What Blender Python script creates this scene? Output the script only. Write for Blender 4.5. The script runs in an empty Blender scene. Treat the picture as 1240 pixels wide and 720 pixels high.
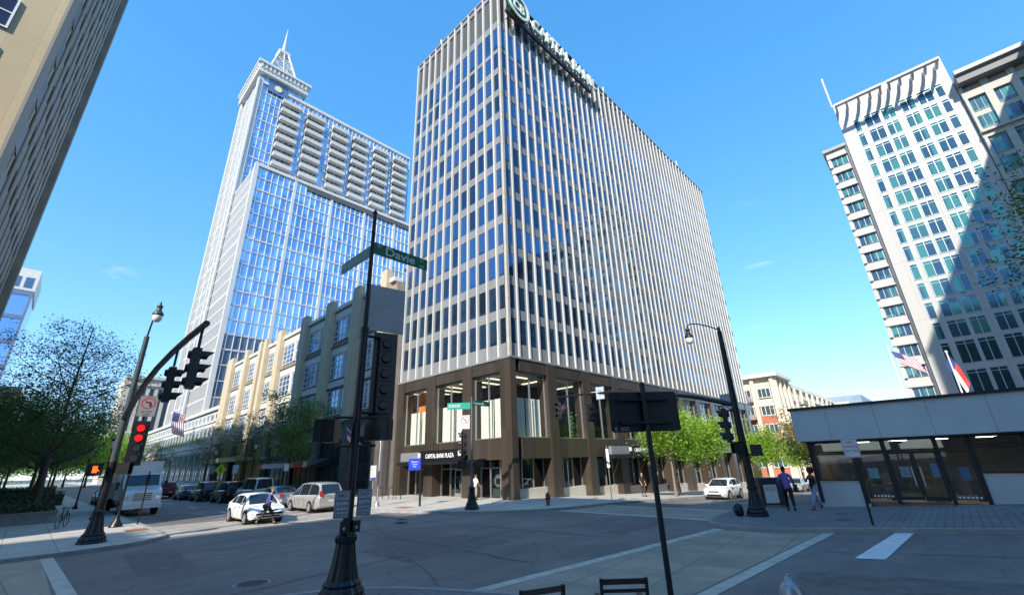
import bpy, bmesh, math, random
from mathutils import Vector, Matrix, Quaternion
R = math.radians
random.seed(7)
scene = bpy.context.scene
COL = scene.collection

# ------------------------------------------------------------------ terrain
def clamp(v, a, b): return max(a, min(b, v))
def gz(x, y): return -0.045*clamp(x-25, 0, 85) + 0.055*clamp(5-y, 0, 25)
SW = 0.13  # sidewalk height above the road

# ------------------------------------------------------------------ materials
MATS = {}
def M(name, col, rough=.6, metal=0., var=.10, scale=.6, bump=0., bscale=30., spec=.5, col2=None, cells=None,
      cthr=.5, emit=0., coat=0., dirt=0., streak=False, alpha=None):
    if name in MATS: return MATS[name]
    m = bpy.data.materials.new(name); m.use_nodes = True
    nt = m.node_tree; N = nt.nodes; L = nt.links
    b = N['Principled BSDF']
    b.inputs['Roughness'].default_value = rough
    b.inputs['Metallic'].default_value = metal
    b.inputs['Specular IOR Level'].default_value = spec
    b.inputs['Coat Weight'].default_value = coat
    c = (*col, 1)
    geo = N.new('ShaderNodeNewGeometry')
    out = None
    if cells:
        vm = N.new('ShaderNodeVectorMath'); vm.operation = 'DIVIDE'; vm.inputs[1].default_value = cells
        L.new(geo.outputs['Position'], vm.inputs[0])
        fl = N.new('ShaderNodeVectorMath'); fl.operation = 'FLOOR'; L.new(vm.outputs[0], fl.inputs[0])
        wn = N.new('ShaderNodeTexWhiteNoise'); wn.noise_dimensions = '3D'; L.new(fl.outputs[0], wn.inputs['Vector'])
        rmp = N.new('ShaderNodeMapRange'); rmp.inputs[1].default_value = cthr-.18; rmp.inputs[2].default_value = cthr+.18
        L.new(wn.outputs['Value'], rmp.inputs[0])
        mx = N.new('ShaderNodeMix'); mx.data_type = 'RGBA'
        mx.inputs['A'].default_value = c; mx.inputs['B'].default_value = (*(col2 or col), 1)
        L.new(rmp.outputs[0], mx.inputs['Factor']); out = mx.outputs['Result']
    if var > 0:
        no = N.new('ShaderNodeTexNoise'); no.inputs['Scale'].default_value = scale; no.inputs['Detail'].default_value = 6
        no.inputs['Roughness'].default_value = .62
        if streak:
            mp = N.new('ShaderNodeMapping'); mp.inputs['Scale'].default_value = (1, 1, .12)
            L.new(geo.outputs['Position'], mp.inputs[0]); L.new(mp.outputs[0], no.inputs['Vector'])
        else: L.new(geo.outputs['Position'], no.inputs['Vector'])
        mr = N.new('ShaderNodeMapRange'); mr.inputs[1].default_value = .3; mr.inputs[2].default_value = .7
        mr.inputs[3].default_value = 1-var; mr.inputs[4].default_value = 1+var
        L.new(no.outputs['Fac'], mr.inputs[0])
        mu = N.new('ShaderNodeVectorMath'); mu.operation = 'MULTIPLY'
        if out: L.new(out, mu.inputs[0])
        else: mu.inputs[0].default_value = col
        L.new(mr.outputs[0], mu.inputs[1]); out = mu.outputs[0]
    if out: L.new(out, b.inputs['Base Color'])
    else: b.inputs['Base Color'].default_value = c
    if bump > 0:
        n2 = N.new('ShaderNodeTexNoise'); n2.inputs['Scale'].default_value = bscale; n2.inputs['Detail'].default_value = 4
        L.new(geo.outputs['Position'], n2.inputs['Vector'])
        bp = N.new('ShaderNodeBump'); bp.inputs['Strength'].default_value = bump; bp.inputs['Distance'].default_value = .02
        L.new(n2.outputs['Fac'], bp.inputs['Height']); L.new(bp.outputs[0], b.inputs['Normal'])
    if emit > 0:
        b.inputs['Emission Color'].default_value = c; b.inputs['Emission Strength'].default_value = emit
    MATS[name] = m
    return m

def pavers(name, col, col2, mortar, bw, bh, ms=.015, rough=.85, rot=0., var=.12, off=.5, nscale=.35):
    m = bpy.data.materials.new(name); m.use_nodes = True
    nt = m.node_tree; N = nt.nodes; L = nt.links; b = N['Principled BSDF']; b.inputs['Roughness'].default_value = rough
    geo = N.new('ShaderNodeNewGeometry'); mp = N.new('ShaderNodeMapping'); mp.inputs['Rotation'].default_value = (0, 0, rot)
    L.new(geo.outputs['Position'], mp.inputs[0])
    br = N.new('ShaderNodeTexBrick'); br.inputs['Color1'].default_value = (*col, 1); br.inputs['Color2'].default_value = (*col2, 1)
    br.inputs['Mortar'].default_value = (*mortar, 1); br.inputs['Scale'].default_value = 1
    br.inputs['Brick Width'].default_value = bw; br.inputs['Row Height'].default_value = bh
    br.inputs['Mortar Size'].default_value = ms; br.inputs['Mortar Smooth'].default_value = .3; br.offset = off
    L.new(mp.outputs[0], br.inputs['Vector'])
    no = N.new('ShaderNodeTexNoise'); no.inputs['Scale'].default_value = nscale; no.inputs['Detail'].default_value = 8
    no.inputs['Roughness'].default_value = .65
    L.new(geo.outputs['Position'], no.inputs['Vector'])
    mr = N.new('ShaderNodeMapRange'); mr.inputs[1].default_value = .3; mr.inputs[2].default_value = .7
    mr.inputs[3].default_value = 1-var; mr.inputs[4].default_value = 1+var; L.new(no.outputs['Fac'], mr.inputs[0])
    mu = N.new('ShaderNodeVectorMath'); mu.operation = 'MULTIPLY'
    L.new(br.outputs['Color'], mu.inputs[0]); L.new(mr.outputs[0], mu.inputs[1]); L.new(mu.outputs[0], b.inputs['Base Color'])
    bp = N.new('ShaderNodeBump'); bp.inputs['Strength'].default_value = .4; bp.inputs['Distance'].default_value = .01; bp.invert = True
    L.new(br.outputs['Fac'], bp.inputs['Height']); L.new(bp.outputs[0], b.inputs['Normal'])
    return m

def asphalt_mat():
    m = bpy.data.materials.new('asphalt'); m.use_nodes = True
    nt = m.node_tree; N = nt.nodes; L = nt.links; b = N['Principled BSDF']
    geo = N.new('ShaderNodeNewGeometry')
    def noise(s, d, r=.6, stretch=None):
        n = N.new('ShaderNodeTexNoise'); n.inputs['Scale'].default_value = s; n.inputs['Detail'].default_value = d
        n.inputs['Roughness'].default_value = r
        if stretch:
            mp = N.new('ShaderNodeMapping'); mp.inputs['Scale'].default_value = stretch
            L.new(geo.outputs['Position'], mp.inputs[0]); L.new(mp.outputs[0], n.inputs['Vector'])
        else: L.new(geo.outputs['Position'], n.inputs['Vector'])
        return n.outputs['Fac']
    def mr(src, a, b_, c, d):
        q = N.new('ShaderNodeMapRange'); q.inputs[1].default_value = a; q.inputs[2].default_value = b_
        q.inputs[3].default_value = c; q.inputs[4].default_value = d; L.new(src, q.inputs[0]); return q.outputs[0]
    def mul(a, b_):
        q = N.new('ShaderNodeMath'); q.operation = 'MULTIPLY'; L.new(a, q.inputs[0]); L.new(b_, q.inputs[1]); return q.outputs[0]
    big = mr(noise(.22, 5), .3, .7, .72, 1.3)
    mid = mr(noise(1.1, 6, .7, (.25, 1, 1)), .3, .7, .84, 1.18)
    grain = mr(noise(60, 3, .7), .3, .7, .72, 1.32)
    vo = N.new('ShaderNodeTexVoronoi'); vo.feature = 'DISTANCE_TO_EDGE'; vo.inputs['Scale'].default_value = .28
    wv = N.new('ShaderNodeTexNoise'); wv.inputs['Scale'].default_value = .9; wv.inputs['Detail'].default_value = 5
    L.new(geo.outputs['Position'], wv.inputs['Vector'])
    ad = N.new('ShaderNodeVectorMath'); ad.operation = 'MULTIPLY_ADD'; ad.inputs[1].default_value = (1.6, 1.6, 0)
    L.new(wv.outputs['Color'], ad.inputs[0]); L.new(geo.outputs['Position'], ad.inputs[2]); L.new(ad.outputs[0], vo.inputs['Vector'])
    crack = mr(vo.outputs['Distance'], .0, .009, .7, 1.)
    k = mul(mul(big, mid), mul(grain, crack))
    vm = N.new('ShaderNodeVectorMath'); vm.operation = 'MULTIPLY'; vm.inputs[0].default_value = (.172, .156, .142)
    L.new(k, vm.inputs[1]); L.new(vm.outputs[0], b.inputs['Base Color'])
    b.inputs['Roughness'].default_value = .82
    bp = N.new('ShaderNodeBump'); bp.inputs['Strength'].default_value = .35; bp.inputs['Distance'].default_value = .01
    L.new(grain, bp.inputs['Height']); L.new(bp.outputs[0], b.inputs['Normal'])
    return m

def glassy(name, tint=(.6, .7, .75), refl=(.9, .95, 1), rough=.02, clear=.8, f0=.1):
    """see-through window glass: transparent mixed with a mirror coat by facing angle"""
    m = bpy.data.materials.new(name); m.use_nodes = True
    nt = m.node_tree; N = nt.nodes; L = nt.links; N.clear()
    o = N.new('ShaderNodeOutputMaterial'); t = N.new('ShaderNodeBsdfTransparent'); g = N.new('ShaderNodeBsdfGlossy')
    t.inputs[0].default_value = (*[c*clear for c in tint], 1); g.inputs[0].default_value = (*refl, 1); g.inputs['Roughness'].default_value = rough
    lw = N.new('ShaderNodeLayerWeight'); lw.inputs[0].default_value = .5
    fr = N.new('ShaderNodeMath'); fr.operation = 'POWER'; fr.inputs[1].default_value = 4.; L.new(lw.outputs['Facing'], fr.inputs[0])
    mr = N.new('ShaderNodeMapRange'); mr.inputs[1].default_value = 0; mr.inputs[2].default_value = 1
    mr.inputs[3].default_value = f0; mr.inputs[4].default_value = 1
    L.new(fr.outputs[0], mr.inputs[0])
    mx = N.new('ShaderNodeMixShader'); L.new(mr.outputs[0], mx.inputs[0]); L.new(t.outputs[0], mx.inputs[1]); L.new(g.outputs[0], mx.inputs[2])
    L.new(mx.outputs[0], o.inputs[0]); MATS[name] = m
    return m

# ------------------------------------------------------------------ mesh builder
OFF = {}
class MB:
    def __init__(s): s.v = []; s.f = []; s.mi = []; s.sm = []
    def add(s, vs, fs, mi=0, smooth=False):
        n = len(s.v); s.v += [tuple(v) for v in vs]
        for f in fs: s.f.append([n+i for i in f]); s.mi.append(mi); s.sm.append(smooth)
        return s
    def box(s, x0, x1, y0, y1, z0, z1, mi=0):
        if x0 > x1: x0, x1 = x1, x0
        if y0 > y1: y0, y1 = y1, y0
        if z0 > z1: z0, z1 = z1, z0
        return s.add([(x0,y0,z0),(x1,y0,z0),(x1,y1,z0),(x0,y1,z0),(x0,y0,z1),(x1,y0,z1),(x1,y1,z1),(x0,y1,z1)],
                     [(3,2,1,0),(4,5,6,7),(0,1,5,4),(1,2,6,5),(2,3,7,6),(3,0,4,7)], mi)
    def frame(s, c, ax, ay, az, hx, hy, hz, mi=0):   # oriented box
        c = Vector(c); ax = Vector(ax).normalized()*hx; ay = Vector(ay).normalized()*hy; az = Vector(az).normalized()*hz
        p = [c+sx*ax+sy*ay+sz*az for sz in (-1, 1) for sx, sy in ((-1,-1),(1,-1),(1,1),(-1,1))]
        return s.add(p, [(3,2,1,0),(4,5,6,7),(0,1,5,4),(1,2,6,5),(2,3,7,6),(3,0,4,7)], mi)
    def tube(s, pts, rs, n=8, mi=0, cap=True):
        pts = [Vector(p) for p in pts]
        if not isinstance(rs, (list, tuple)): rs = [rs]*len(pts)
        vs = []; prev = None
        for i, p in enumerate(pts):
            d = (pts[min(i+1, len(pts)-1)]-pts[max(i-1, 0)]).normalized()
            if prev is None:
                u = d.orthogonal().normalized()
                if abs(d.z) > .9: u = Vector((1, 0, 0)); u = (u-d*u.dot(d)).normalized()
            else: u = (prev-d*prev.dot(d)).normalized()
            prev = u; w = d.cross(u)
            for k in range(n):
                a = 2*math.pi*k/n; vs.append(p+(u*math.cos(a)+w*math.sin(a))*rs[i])
        fs = [(i*n+k, i*n+(k+1) % n, (i+1)*n+(k+1) % n, (i+1)*n+k) for i in range(len(pts)-1) for k in range(n)]
        s.add(vs, fs, mi, True)
        if cap:
            m = len(pts)-1
            s.add(vs[:n], [tuple(reversed(range(n)))], mi); s.add(vs[m*n:], [tuple(range(n))], mi)
        return s
    def lathe(s, c, prof, n=20, mi=0, flute=0., axis=None):
        c = Vector(c); vs = []
        for r, z in prof:
            for k in range(n):
                a = 2*math.pi*k/n; rr = r*(1-flute*(k % 2))
                vs.append(c+Vector((rr*math.cos(a), rr*math.sin(a), z)))
        fs = [(i*n+k, i*n+(k+1) % n, (i+1)*n+(k+1) % n, (i+1)*n+k) for i in range(len(prof)-1) for k in range(n)]
        s.add(vs, fs, mi, flute == 0)
        s.add(vs[:n], [tuple(reversed(range(n)))], mi); s.add(vs[-n:], [tuple(range(n))], mi)
        return s
    def prism(s, poly, d, mi=0):  # poly of 3D points, extruded along vector d
        d = Vector(d); a = [Vector(p) for p in poly]; n = len(a)
        return s.add(a+[p+d for p in a], [tuple(reversed(range(n))), tuple(range(n, 2*n))] +
                     [(i, (i+1) % n, n+(i+1) % n, n+i) for i in range(n)], mi)
    def face(s, pts, mi=0): return s.add(pts, [tuple(range(len(pts)))], mi)
    def ball(s, c, rx, ry, rz, n=14, m=9, mi=0):
        c = Vector(c); vs = []
        for i in range(m+1):
            t = math.pi*i/m
            for k in range(n): a = 2*math.pi*k/n; vs.append(c+Vector((rx*math.sin(t)*math.cos(a), ry*math.sin(t)*math.sin(a), rz*math.cos(t))))
        return s.add(vs, [(i*n+k, i*n+(k+1) % n, (i+1)*n+(k+1) % n, (i+1)*n+k) for i in range(m) for k in range(n)], mi, True)
    def disc(s, c, nrm, r, t, n=20, mi=0):
        nrm = Vector(nrm).normalized(); return s.tube([Vector(c), Vector(c)+nrm*t], r, n, mi)

def mesh_from(name, mb, mats, off=(0, 0, 0), fix=True):
    me = bpy.data.meshes.new(name); ox, oy, oz = off
    me.from_pydata([(x-ox, y-oy, z-oz) for x, y, z in mb.v], [], mb.f)
    if not isinstance(mats, (list, tuple)): mats = [mats]
    for m in mats: me.materials.append(m)
    me.polygons.foreach_set('material_index', mb.mi)
    me.polygons.foreach_set('use_smooth', mb.sm)
    me.update()
    if fix and len(mb.f) < 60000:
        bm = bmesh.new(); bm.from_mesh(me)
        bmesh.ops.recalc_face_normals(bm, faces=bm.faces); bm.to_mesh(me); bm.free()
    return me
def part(name, mb, mat, parent=None, label=None, fix=True, kind=None):
    off = OFF.get(parent.name, (0, 0, 0)) if parent else (0, 0, 0)
    o = bpy.data.objects.new(name, mesh_from(name, mb, mat, off, fix)); COL.objects.link(o)
    if parent: o.parent = parent; OFF[o.name] = off
    if label: o['label'] = label
    if kind: o['kind'] = kind
    return o
def thing(name, label, cat, loc=(0, 0, 0), rz=0., group=None, world=True):
    """an Empty at the base; with world=True its parts are written in world coordinates"""
    o = bpy.data.objects.new(name, None); COL.objects.link(o); o.empty_display_size = .3
    o.location = loc; o.rotation_euler = (0, 0, rz); o['label'] = label; o['category'] = cat
    if group: o['group'] = group
    OFF[o.name] = tuple(loc) if world else (0, 0, 0)
    return o
def part_each(name, mb, mat, parent, label=None):
    """every loose piece of the builder becomes a part of its own"""
    par = list(range(len(mb.v)))
    def find(i):
        while par[i] != i: par[i] = par[par[i]]; i = par[i]
        return i
    for f_ in mb.f:
        for i in f_[1:]: par[find(i)] = find(f_[0])
    grp = {}
    for k, f_ in enumerate(mb.f): grp.setdefault(find(f_[0]), []).append(k)
    for ks in grp.values():
        m = MB(); idx = {}
        for k in ks:
            for i in mb.f[k]:
                if i not in idx: idx[i] = len(m.v); m.v.append(mb.v[i])
            m.f.append([idx[i] for i in mb.f[k]]); m.mi.append(mb.mi[k]); m.sm.append(mb.sm[k])
        part(name, m, mat, parent, label)
def struct(name, mb, mat, label=None, parent=None, fix=True):
    o = part(name, mb, mat, parent, fix=fix)
    if not parent:
        o['kind'] = 'structure'; o['label'] = label or name; o['category'] = name.split('_')[0]
    return o
def copy_tree(o, parent=None):
    c = o.copy(); COL.objects.link(c)
    if parent: c.parent = parent
    OFF[c.name] = OFF.get(o.name, (0, 0, 0))
    for ch in list(o.children): copy_tree(ch, c)
    return c

def text(mb, s, origin, right, up, size, depth=.01, align='LEFT', mi=0, bold=0., sx=1.):
    cu = bpy.data.curves.new('txt', 'FONT'); cu.body = s; cu.size = 1; cu.align_x = align; cu.offset = bold; cu.resolution_u = 3
    ob = bpy.data.objects.new('txt', cu); COL.objects.link(ob)
    dg = bpy.context.evaluated_depsgraph_get(); me = bpy.data.meshes.new_from_object(ob.evaluated_get(dg))
    right = Vector(right).normalized(); up = Vector(up).normalized(); nr = right.cross(up); o = Vector(origin)
    vs = [o+right*(v.co.x*size*sx)+up*(v.co.y*size) for v in me.vertices]; n = len(vs)
    fs = [tuple(p.vertices) for p in me.polygons]
    cnt = {}
    for f in fs:
        for a, b in zip(f, f[1:]+f[:1]): cnt[(a, b)] = 1
    side = [(a, b, n+b, n+a) for (a, b) in cnt if (b, a) not in cnt]
    mb.add([v+nr*depth for v in vs]+vs, fs+[(s0, s1, s2, s3) for s0, s1, s2, s3 in side], mi)
    bpy.data.objects.remove(ob); bpy.data.curves.remove(cu); bpy.data.meshes.remove(me)
    return mb

# facade helper: u runs along the face, w is outward from it
class Face:
    def __init__(s, axis, c): s.a = axis; s.c = c      # 'X-' faces -X, 'Y-' faces -Y, 'X+' faces +X, 'Y+' faces +Y
    def box(s, mb, u0, u1, z0, z1, w0, w1, mi=0):
        sg = -1 if s.a[1] == '-' else 1
        if s.a[0] == 'X': mb.box(s.c+sg*w0, s.c+sg*w1, u0, u1, z0, z1, mi)
        else: mb.box(u0, u1, s.c+sg*w0, s.c+sg*w1, z0, z1, mi)
    def pt(s, u, z, w=0):
        sg = -1 if s.a[1] == '-' else 1
        return (s.c+sg*w, u, z) if s.a[0] == 'X' else (u, s.c+sg*w, z)

def window_parts(face, root, rects, mglass, mframe=None, fr=.06, w=0., limit=100, mull=(0, 0), name='window', restname='window', sort=None):
    """each window: a framed pane of its own under the building; beyond the limit the rest is one part"""
    rects = sorted(rects, key=sort) if sort else rects
    rest = MB(); mats = [mglass]+([mframe] if mframe else [])
    for i, (u0, u1, z0, z1) in enumerate(rects):
        mb = rest if i >= limit else MB()
        face.box(mb, u0, u1, z0, z1, w-.05, w)
        if mframe:
            e = fr
            face.box(mb, u0, u1, z1-e, z1, w+.002, w+.05, 1); face.box(mb, u0, u1, z0, z0+e, w+.002, w+.05, 1)
            face.box(mb, u0, u0+e, z0+e, z1-e, w+.002, w+.05, 1); face.box(mb, u1-e, u1, z0+e, z1-e, w+.002, w+.05, 1)
            for k in range(mull[0]):
                u = u0+(u1-u0)*(k+1)/(mull[0]+1); face.box(mb, u-e*.4, u+e*.4, z0+e, z1-e, w+.002, w+.045, 1)
            for k in range(mull[1]):
                z = z0+(z1-z0)*(k+1)/(mull[1]+1); face.box(mb, u0+e, u1-e, z-e*.4, z+e*.4, w+.004, w+.04, 1)
        if mb is not rest: part(name, mb, mats, root, fix=False)
    if rest.v: part(restname, rest, mats, root, kind='stuff', fix=False)
# ------------------------------------------------------------------ sun, sky, camera
S = Vector((-1, -.4, .75)).normalized()
EL = math.asin(S.z); AZ = math.atan2(S.x, S.y)
sun = bpy.data.lights.new('sun', 'SUN'); sun.energy = 2.45; sun.angle = R(.53); sun.color = (1, .93, .84)
so = bpy.data.objects.new('sun', sun); COL.objects.link(so); so.rotation_euler = S.to_track_quat('Z', 'Y').to_euler(); so.location = (0, 0, 90)
W = bpy.data.worlds.new('World'); scene.world = W; W.use_nodes = True
nt = W.node_tree; bg = nt.nodes['Background']
sk = nt.nodes.new('ShaderNodeTexSky'); sk.sky_type = 'NISHITA'; sk.sun_disc = False; sk.sun_elevation = EL; sk.sun_rotation = AZ
sk.altitude = 0; sk.air_density = 1.0; sk.dust_density = .1; sk.ozone_density = 4.0
hs = nt.nodes.new('ShaderNodeHueSaturation'); hs.inputs['Saturation'].default_value = 1.3; hs.inputs['Value'].default_value = 1.95
gm = nt.nodes.new('ShaderNodeGamma'); gm.inputs[1].default_value = .58; nt.links.new(hs.outputs[0], gm.inputs[0])
nt.links.new(sk.outputs[0], hs.inputs['Color']); 
tc = nt.nodes.new('ShaderNodeTexCoord'); mpn = nt.nodes.new('ShaderNodeMapping'); mpn.inputs['Scale'].default_value = (3.2, 3.2, 16); mpn.inputs['Rotation'].default_value = (.25, .1, 0)
nt.links.new(tc.outputs['Generated'], mpn.inputs[0])
cn_ = nt.nodes.new('ShaderNodeTexNoise'); cn_.inputs['Scale'].default_value = 2.1; cn_.inputs['Detail'].default_value = 7; cn_.inputs['Roughness'].default_value = .6
nt.links.new(mpn.outputs[0], cn_.inputs['Vector']); cr = nt.nodes.new('ShaderNodeMapRange'); cr.inputs[1].default_value = .64; cr.inputs[2].default_value = .85; cr.inputs[4].default_value = .5
nt.links.new(cn_.outputs['Fac'], cr.inputs[0]); cm = nt.nodes.new('ShaderNodeMix'); cm.data_type = 'RGBA'; cm.inputs['B'].default_value = (2.6, 2.6, 2.6, 1)
tn = nt.nodes.new('ShaderNodeVectorMath'); tn.operation = 'MULTIPLY'; tn.inputs[1].default_value = (.65, .77, .94); nt.links.new(gm.outputs[0], tn.inputs[0]); nt.links.new(tn.outputs[0], cm.inputs['A']); sx_ = nt.nodes.new('ShaderNodeSeparateXYZ'); nt.links.new(tc.outputs['Generated'], sx_.inputs[0]); ce_ = nt.nodes.new('ShaderNodeMapRange'); ce_.inputs[1].default_value = .55; ce_.inputs[2].default_value = .35
nt.links.new(sx_.outputs['Z'], ce_.inputs[0]); cml = nt.nodes.new('ShaderNodeMath'); cml.operation = 'MULTIPLY'; nt.links.new(cr.outputs[0], cml.inputs[0]); nt.links.new(ce_.outputs[0], cml.inputs[1]); nt.links.new(cml.outputs[0], cm.inputs['Factor']); nt.links.new(cm.outputs['Result'], bg.inputs[0])
bg.inputs[1].default_value = .15
vs_ = scene.view_settings; scene.display_settings.display_device = 'sRGB'
vs_.view_transform = 'Standard'; vs_.look = 'None'; vs_.gamma = 1; vs_.use_curve_mapping = False; vs_.exposure = 1.55
scene.cycles.max_bounces = 7; scene.cycles.transparent_max_bounces = 8; scene.cycles.use_denoising = True
scene.cycles.sample_clamp_indirect = 4

yaw, pitch, roll, F = R(43.18393661), R(20.71405154), R(-2.05207132), 526.179
f = Vector((math.cos(yaw)*math.cos(pitch), math.sin(yaw)*math.cos(pitch), math.sin(pitch)))
r = f.cross(Vector((0, 0, 1))).normalized(); u = r.cross(f)
r2 = math.cos(roll)*r+math.sin(roll)*u; u2 = -math.sin(roll)*r+math.cos(roll)*u
cam = bpy.data.cameras.new('camera'); co = bpy.data.objects.new('camera', cam); COL.objects.link(co)
co.matrix_world = Matrix(((r2.x, u2.x, -f.x, 0), (r2.y, u2.y, -f.y, 0), (r2.z, u2.z, -f.z, 2.6), (0, 0, 0, 1)))
cam.sensor_width = 36; cam.lens = F/1240*36; cam.clip_end = 6000; cam.clip_start = .05
scene.camera = co

# ------------------------------------------------------------------ ground and paving
mAsph = asphalt_mat()
mWalk = pavers('sidewalk_concrete', (.43, .405, .355), (.48, .45, .39), (.27, .25, .22), 1.5, 1.5, .02, off=0., var=.16)
mWalk2 = pavers('sidewalk_brick', (.17, .17, .175), (.21, .205, .20), (.10, .10, .10), .42, .21, .012, var=.2)
mCurb = M('curb_concrete', (.30, .29, .27), .85, var=.22, scale=1.5, bump=.2)
mCross = pavers('crosswalk_paving', (.32, .27, .205), (.36, .305, .235), (.20, .17, .135), 1.6, 1.6, .02, off=0., var=.22, rot=R(-4), nscale=.8)
mBorder = M('border_concrete', (.50, .46, .39), .85, var=.25, scale=2.5)
mPaint = M('road_paint', (.72, .72, .70), .7, var=.18, scale=4)
mEarth = M('earth', (.12, .13, .08), .95, var=.3, scale=.05)
mLawn = M('lawn', (.10, .20, .03), .95, var=.3, scale=1.2, bump=.5)

def sheet(poly, zo, thick=0., mb=None, mi=0):
    bm = bmesh.new(); bm.faces.new([bm.verts.new((x, y, 0)) for x, y in poly])
    for c, n in (((25,0,0),(1,0,0)), ((110,0,0),(1,0,0)), ((0,5,0),(0,1,0)), ((0,-20,0),(0,1,0))):
        bmesh.ops.bisect_plane(bm, geom=bm.verts[:]+bm.edges[:]+bm.faces[:], plane_co=c, plane_no=n)
    bmesh.ops.triangulate(bm, faces=bm.faces[:]); bm.normal_update()
    for fc in bm.faces:
        if fc.normal.z < 0: fc.normal_flip()
    for v in bm.verts: v.co.z = gz(v.co.x, v.co.y)+zo
    if thick:
        bnd = [e for e in bm.edges if e.is_boundary]
        rt = bmesh.ops.extrude_edge_only(bm, edges=bnd)
        for g in rt['geom']:
            if isinstance(g, bmesh.types.BMVert): g.co.z -= thick
    mb = mb or MB(); bm.verts.index_update()
    mb.add([v.co[:] for v in bm.verts], [[v.index for v in fc.verts] for fc in bm.faces], mi); bm.free()
    return mb
def strip(pts, wdt, zo, mb=None, mi=0):      # ribbon along a polyline
    mb = mb or MB(); pts = [Vector((*p, 0)) for p in pts]
    L_, R_ = [], []
    for i, p in enumerate(pts):
        d = (pts[min(i+1, len(pts)-1)]-pts[max(i-1, 0)]).normalized(); n = Vector((-d.y, d.x, 0))*wdt/2
        L_.append(p+n); R_.append(p-n)
    for i in range(len(pts)-1): sheet([(q.x, q.y) for q in (L_[i], R_[i], R_[i+1], L_[i+1])], zo, 0, mb, mi)
    return mb
def dens(pts, step=8):
    out = []
    for a, b in zip(pts, pts[1:]):
        n = max(1, int(math.dist(a, b)/step))
        out += [(a[0]+(b[0]-a[0])*k/n, a[1]+(b[1]-a[1])*k/n) for k in range(n)]
    return out+[pts[-1]]

struct('ground', sheet([(-3000,-3000),(3000,-3000),(3000,3000),(-3000,3000)], -.03), mEarth, 'open ground reaching the horizon')
ROAD = struct('road', sheet([(-260,-260),(330,-260),(330,420),(-260,420)], 0), mAsph, 'dark asphalt road surface of the crossing')
def smooth(pts, it=2):
    for _ in range(it):
        o = [pts[0]]
        for a, b in zip(pts, pts[1:]): o += [(a[0]*.75+b[0]*.25, a[1]*.75+b[1]*.25), (a[0]*.25+b[0]*.75, a[1]*.25+b[1]*.75)]
        pts = o+[pts[-1]]
    return pts
cNE = [(15.3,400),(15.3,40)]+smooth([(15.3,30),(15.6,26.5),(16.3,23.6),(17.1,21.2),(18.3,19.0),(20,17.3),(22.6,16.2),(26,15.6)])+[(40,15.5),(320,15.5)]
cNW = [(5.1,400),(5.1,60)]+smooth([(5.1,29),(5.1,27.2),(4.9,25.6),(3.8,24.35),(2.2,23.95),(0,23.9)])+[(-30,23.9),(-250,23.9)]
cSW = [(-250,11.6),(-30,11.6)]+smooth([(0,11.6),(3,11.5),(4.9,11.0),(6.0,10.05),(6.85,8.6),(7.7,6.6),(8.2,4.5),(8.3,2)])+[(8.3,-30),(8.3,-250)]
cSE = [(19.1,-250),(19.1,-30)]+smooth([(19.0,1),(18.8,4),(18.45,5.8),(18.5,7.0),(19.3,7.95),(20.8,8.35),(24,8.5)])+[(40,8.5),(320,8.5)]
for nm, c, corner, mt in (('sidewalk', cNE, [(320,400)], mWalk), ('sidewalk', cNW, [(-250,400)], mWalk),
                          ('sidewalk', cSW, [(-250,-250)], mWalk2), ('sidewalk', cSE, [(320,-250)], mWalk2)):
    struct(nm, sheet(c+corner, SW, .2), mt, 'paved sidewalk round the street corner')
    cc = dens(c, 6); n = MB()
    # kerb: a ribbon set inside the edge with its own vertical face 6 mm proud
    P3 = [Vector((*p, 0)) for p in cc]; ctr = Vector((*corner[0], 0)); ins = []
    for i, p in enumerate(P3):
        d = (P3[min(i+1, len(P3)-1)]-P3[max(i-1, 0)]).normalized(); q = Vector((-d.y, d.x, 0))
        if nm and (ctr-p).dot(q) < 0: q = -q
        ins.append(q)
    for i in range(len(P3)-1):
        a, b = P3[i], P3[i+1]; qa, qb = ins[i], ins[i+1]
        o1, o2 = a-qa*.012, b-qb*.012; i1, i2 = a+qa*.16, b+qb*.16
        zz = lambda p, h: (p.x, p.y, gz(p.x, p.y)+h)
        n.face([zz(o1,SW+.005), zz(o2,SW+.005), zz(i2,SW+.005), zz(i1,SW+.005)])
        n.face([zz(o1,-.05), zz(o2,-.05), zz(o2,SW+.005), zz(o1,SW+.005)])
    struct('kerb', n, mCurb, 'concrete kerb along the sidewalk')
# crossings
cw = MB()
sheet([(7.15,8.15),(18.4,7.0),(18.75,3.95),(8.35,4.6)], .004, 0, cw)
sheet([(-2.6,11.6),(1.1,11.55),(1.1,23.9),(-2.6,23.9)], .004, 0, cw)
sheet([(20.9,8.4),(24.2,8.5),(24.2,15.9),(21.2,16.7)], .004, 0, cw)
part_each('crosswalk', cw, mCross, ROAD)
bd = MB()
for a in ([(6.95,8.35),(18.5,7.15)], [(8.35,4.35),(18.9,3.7)], [(1.45,11.5),(1.2,23.9)], [(-2.9,11.6),(-2.9,23.9)],
          [(5.1,26.35),(15.7,26.1)], [(5.1,31.4),(15.4,30.8)], [(20.7,8.4),(21,16.75)], [(24.4,8.5),(24.4,15.9)]):
    strip(dens(a, 3), .34, .009, bd)
part('crosswalk_border', bd, mBorder, ROAD)
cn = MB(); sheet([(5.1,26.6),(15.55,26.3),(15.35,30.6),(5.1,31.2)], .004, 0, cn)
part('crosswalk', cn, pavers('crosswalk_sunlit', (.30, .27, .225), (.34, .31, .26), (.18, .165, .14), 1.6, 1.6, .02, off=0., var=.2, rot=R(-4), nscale=.8), ROAD, 'crosswalk coloured pale for the strip of sunlight across it')  # paving tone made pale for the sunlight falling on this crossing
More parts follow.
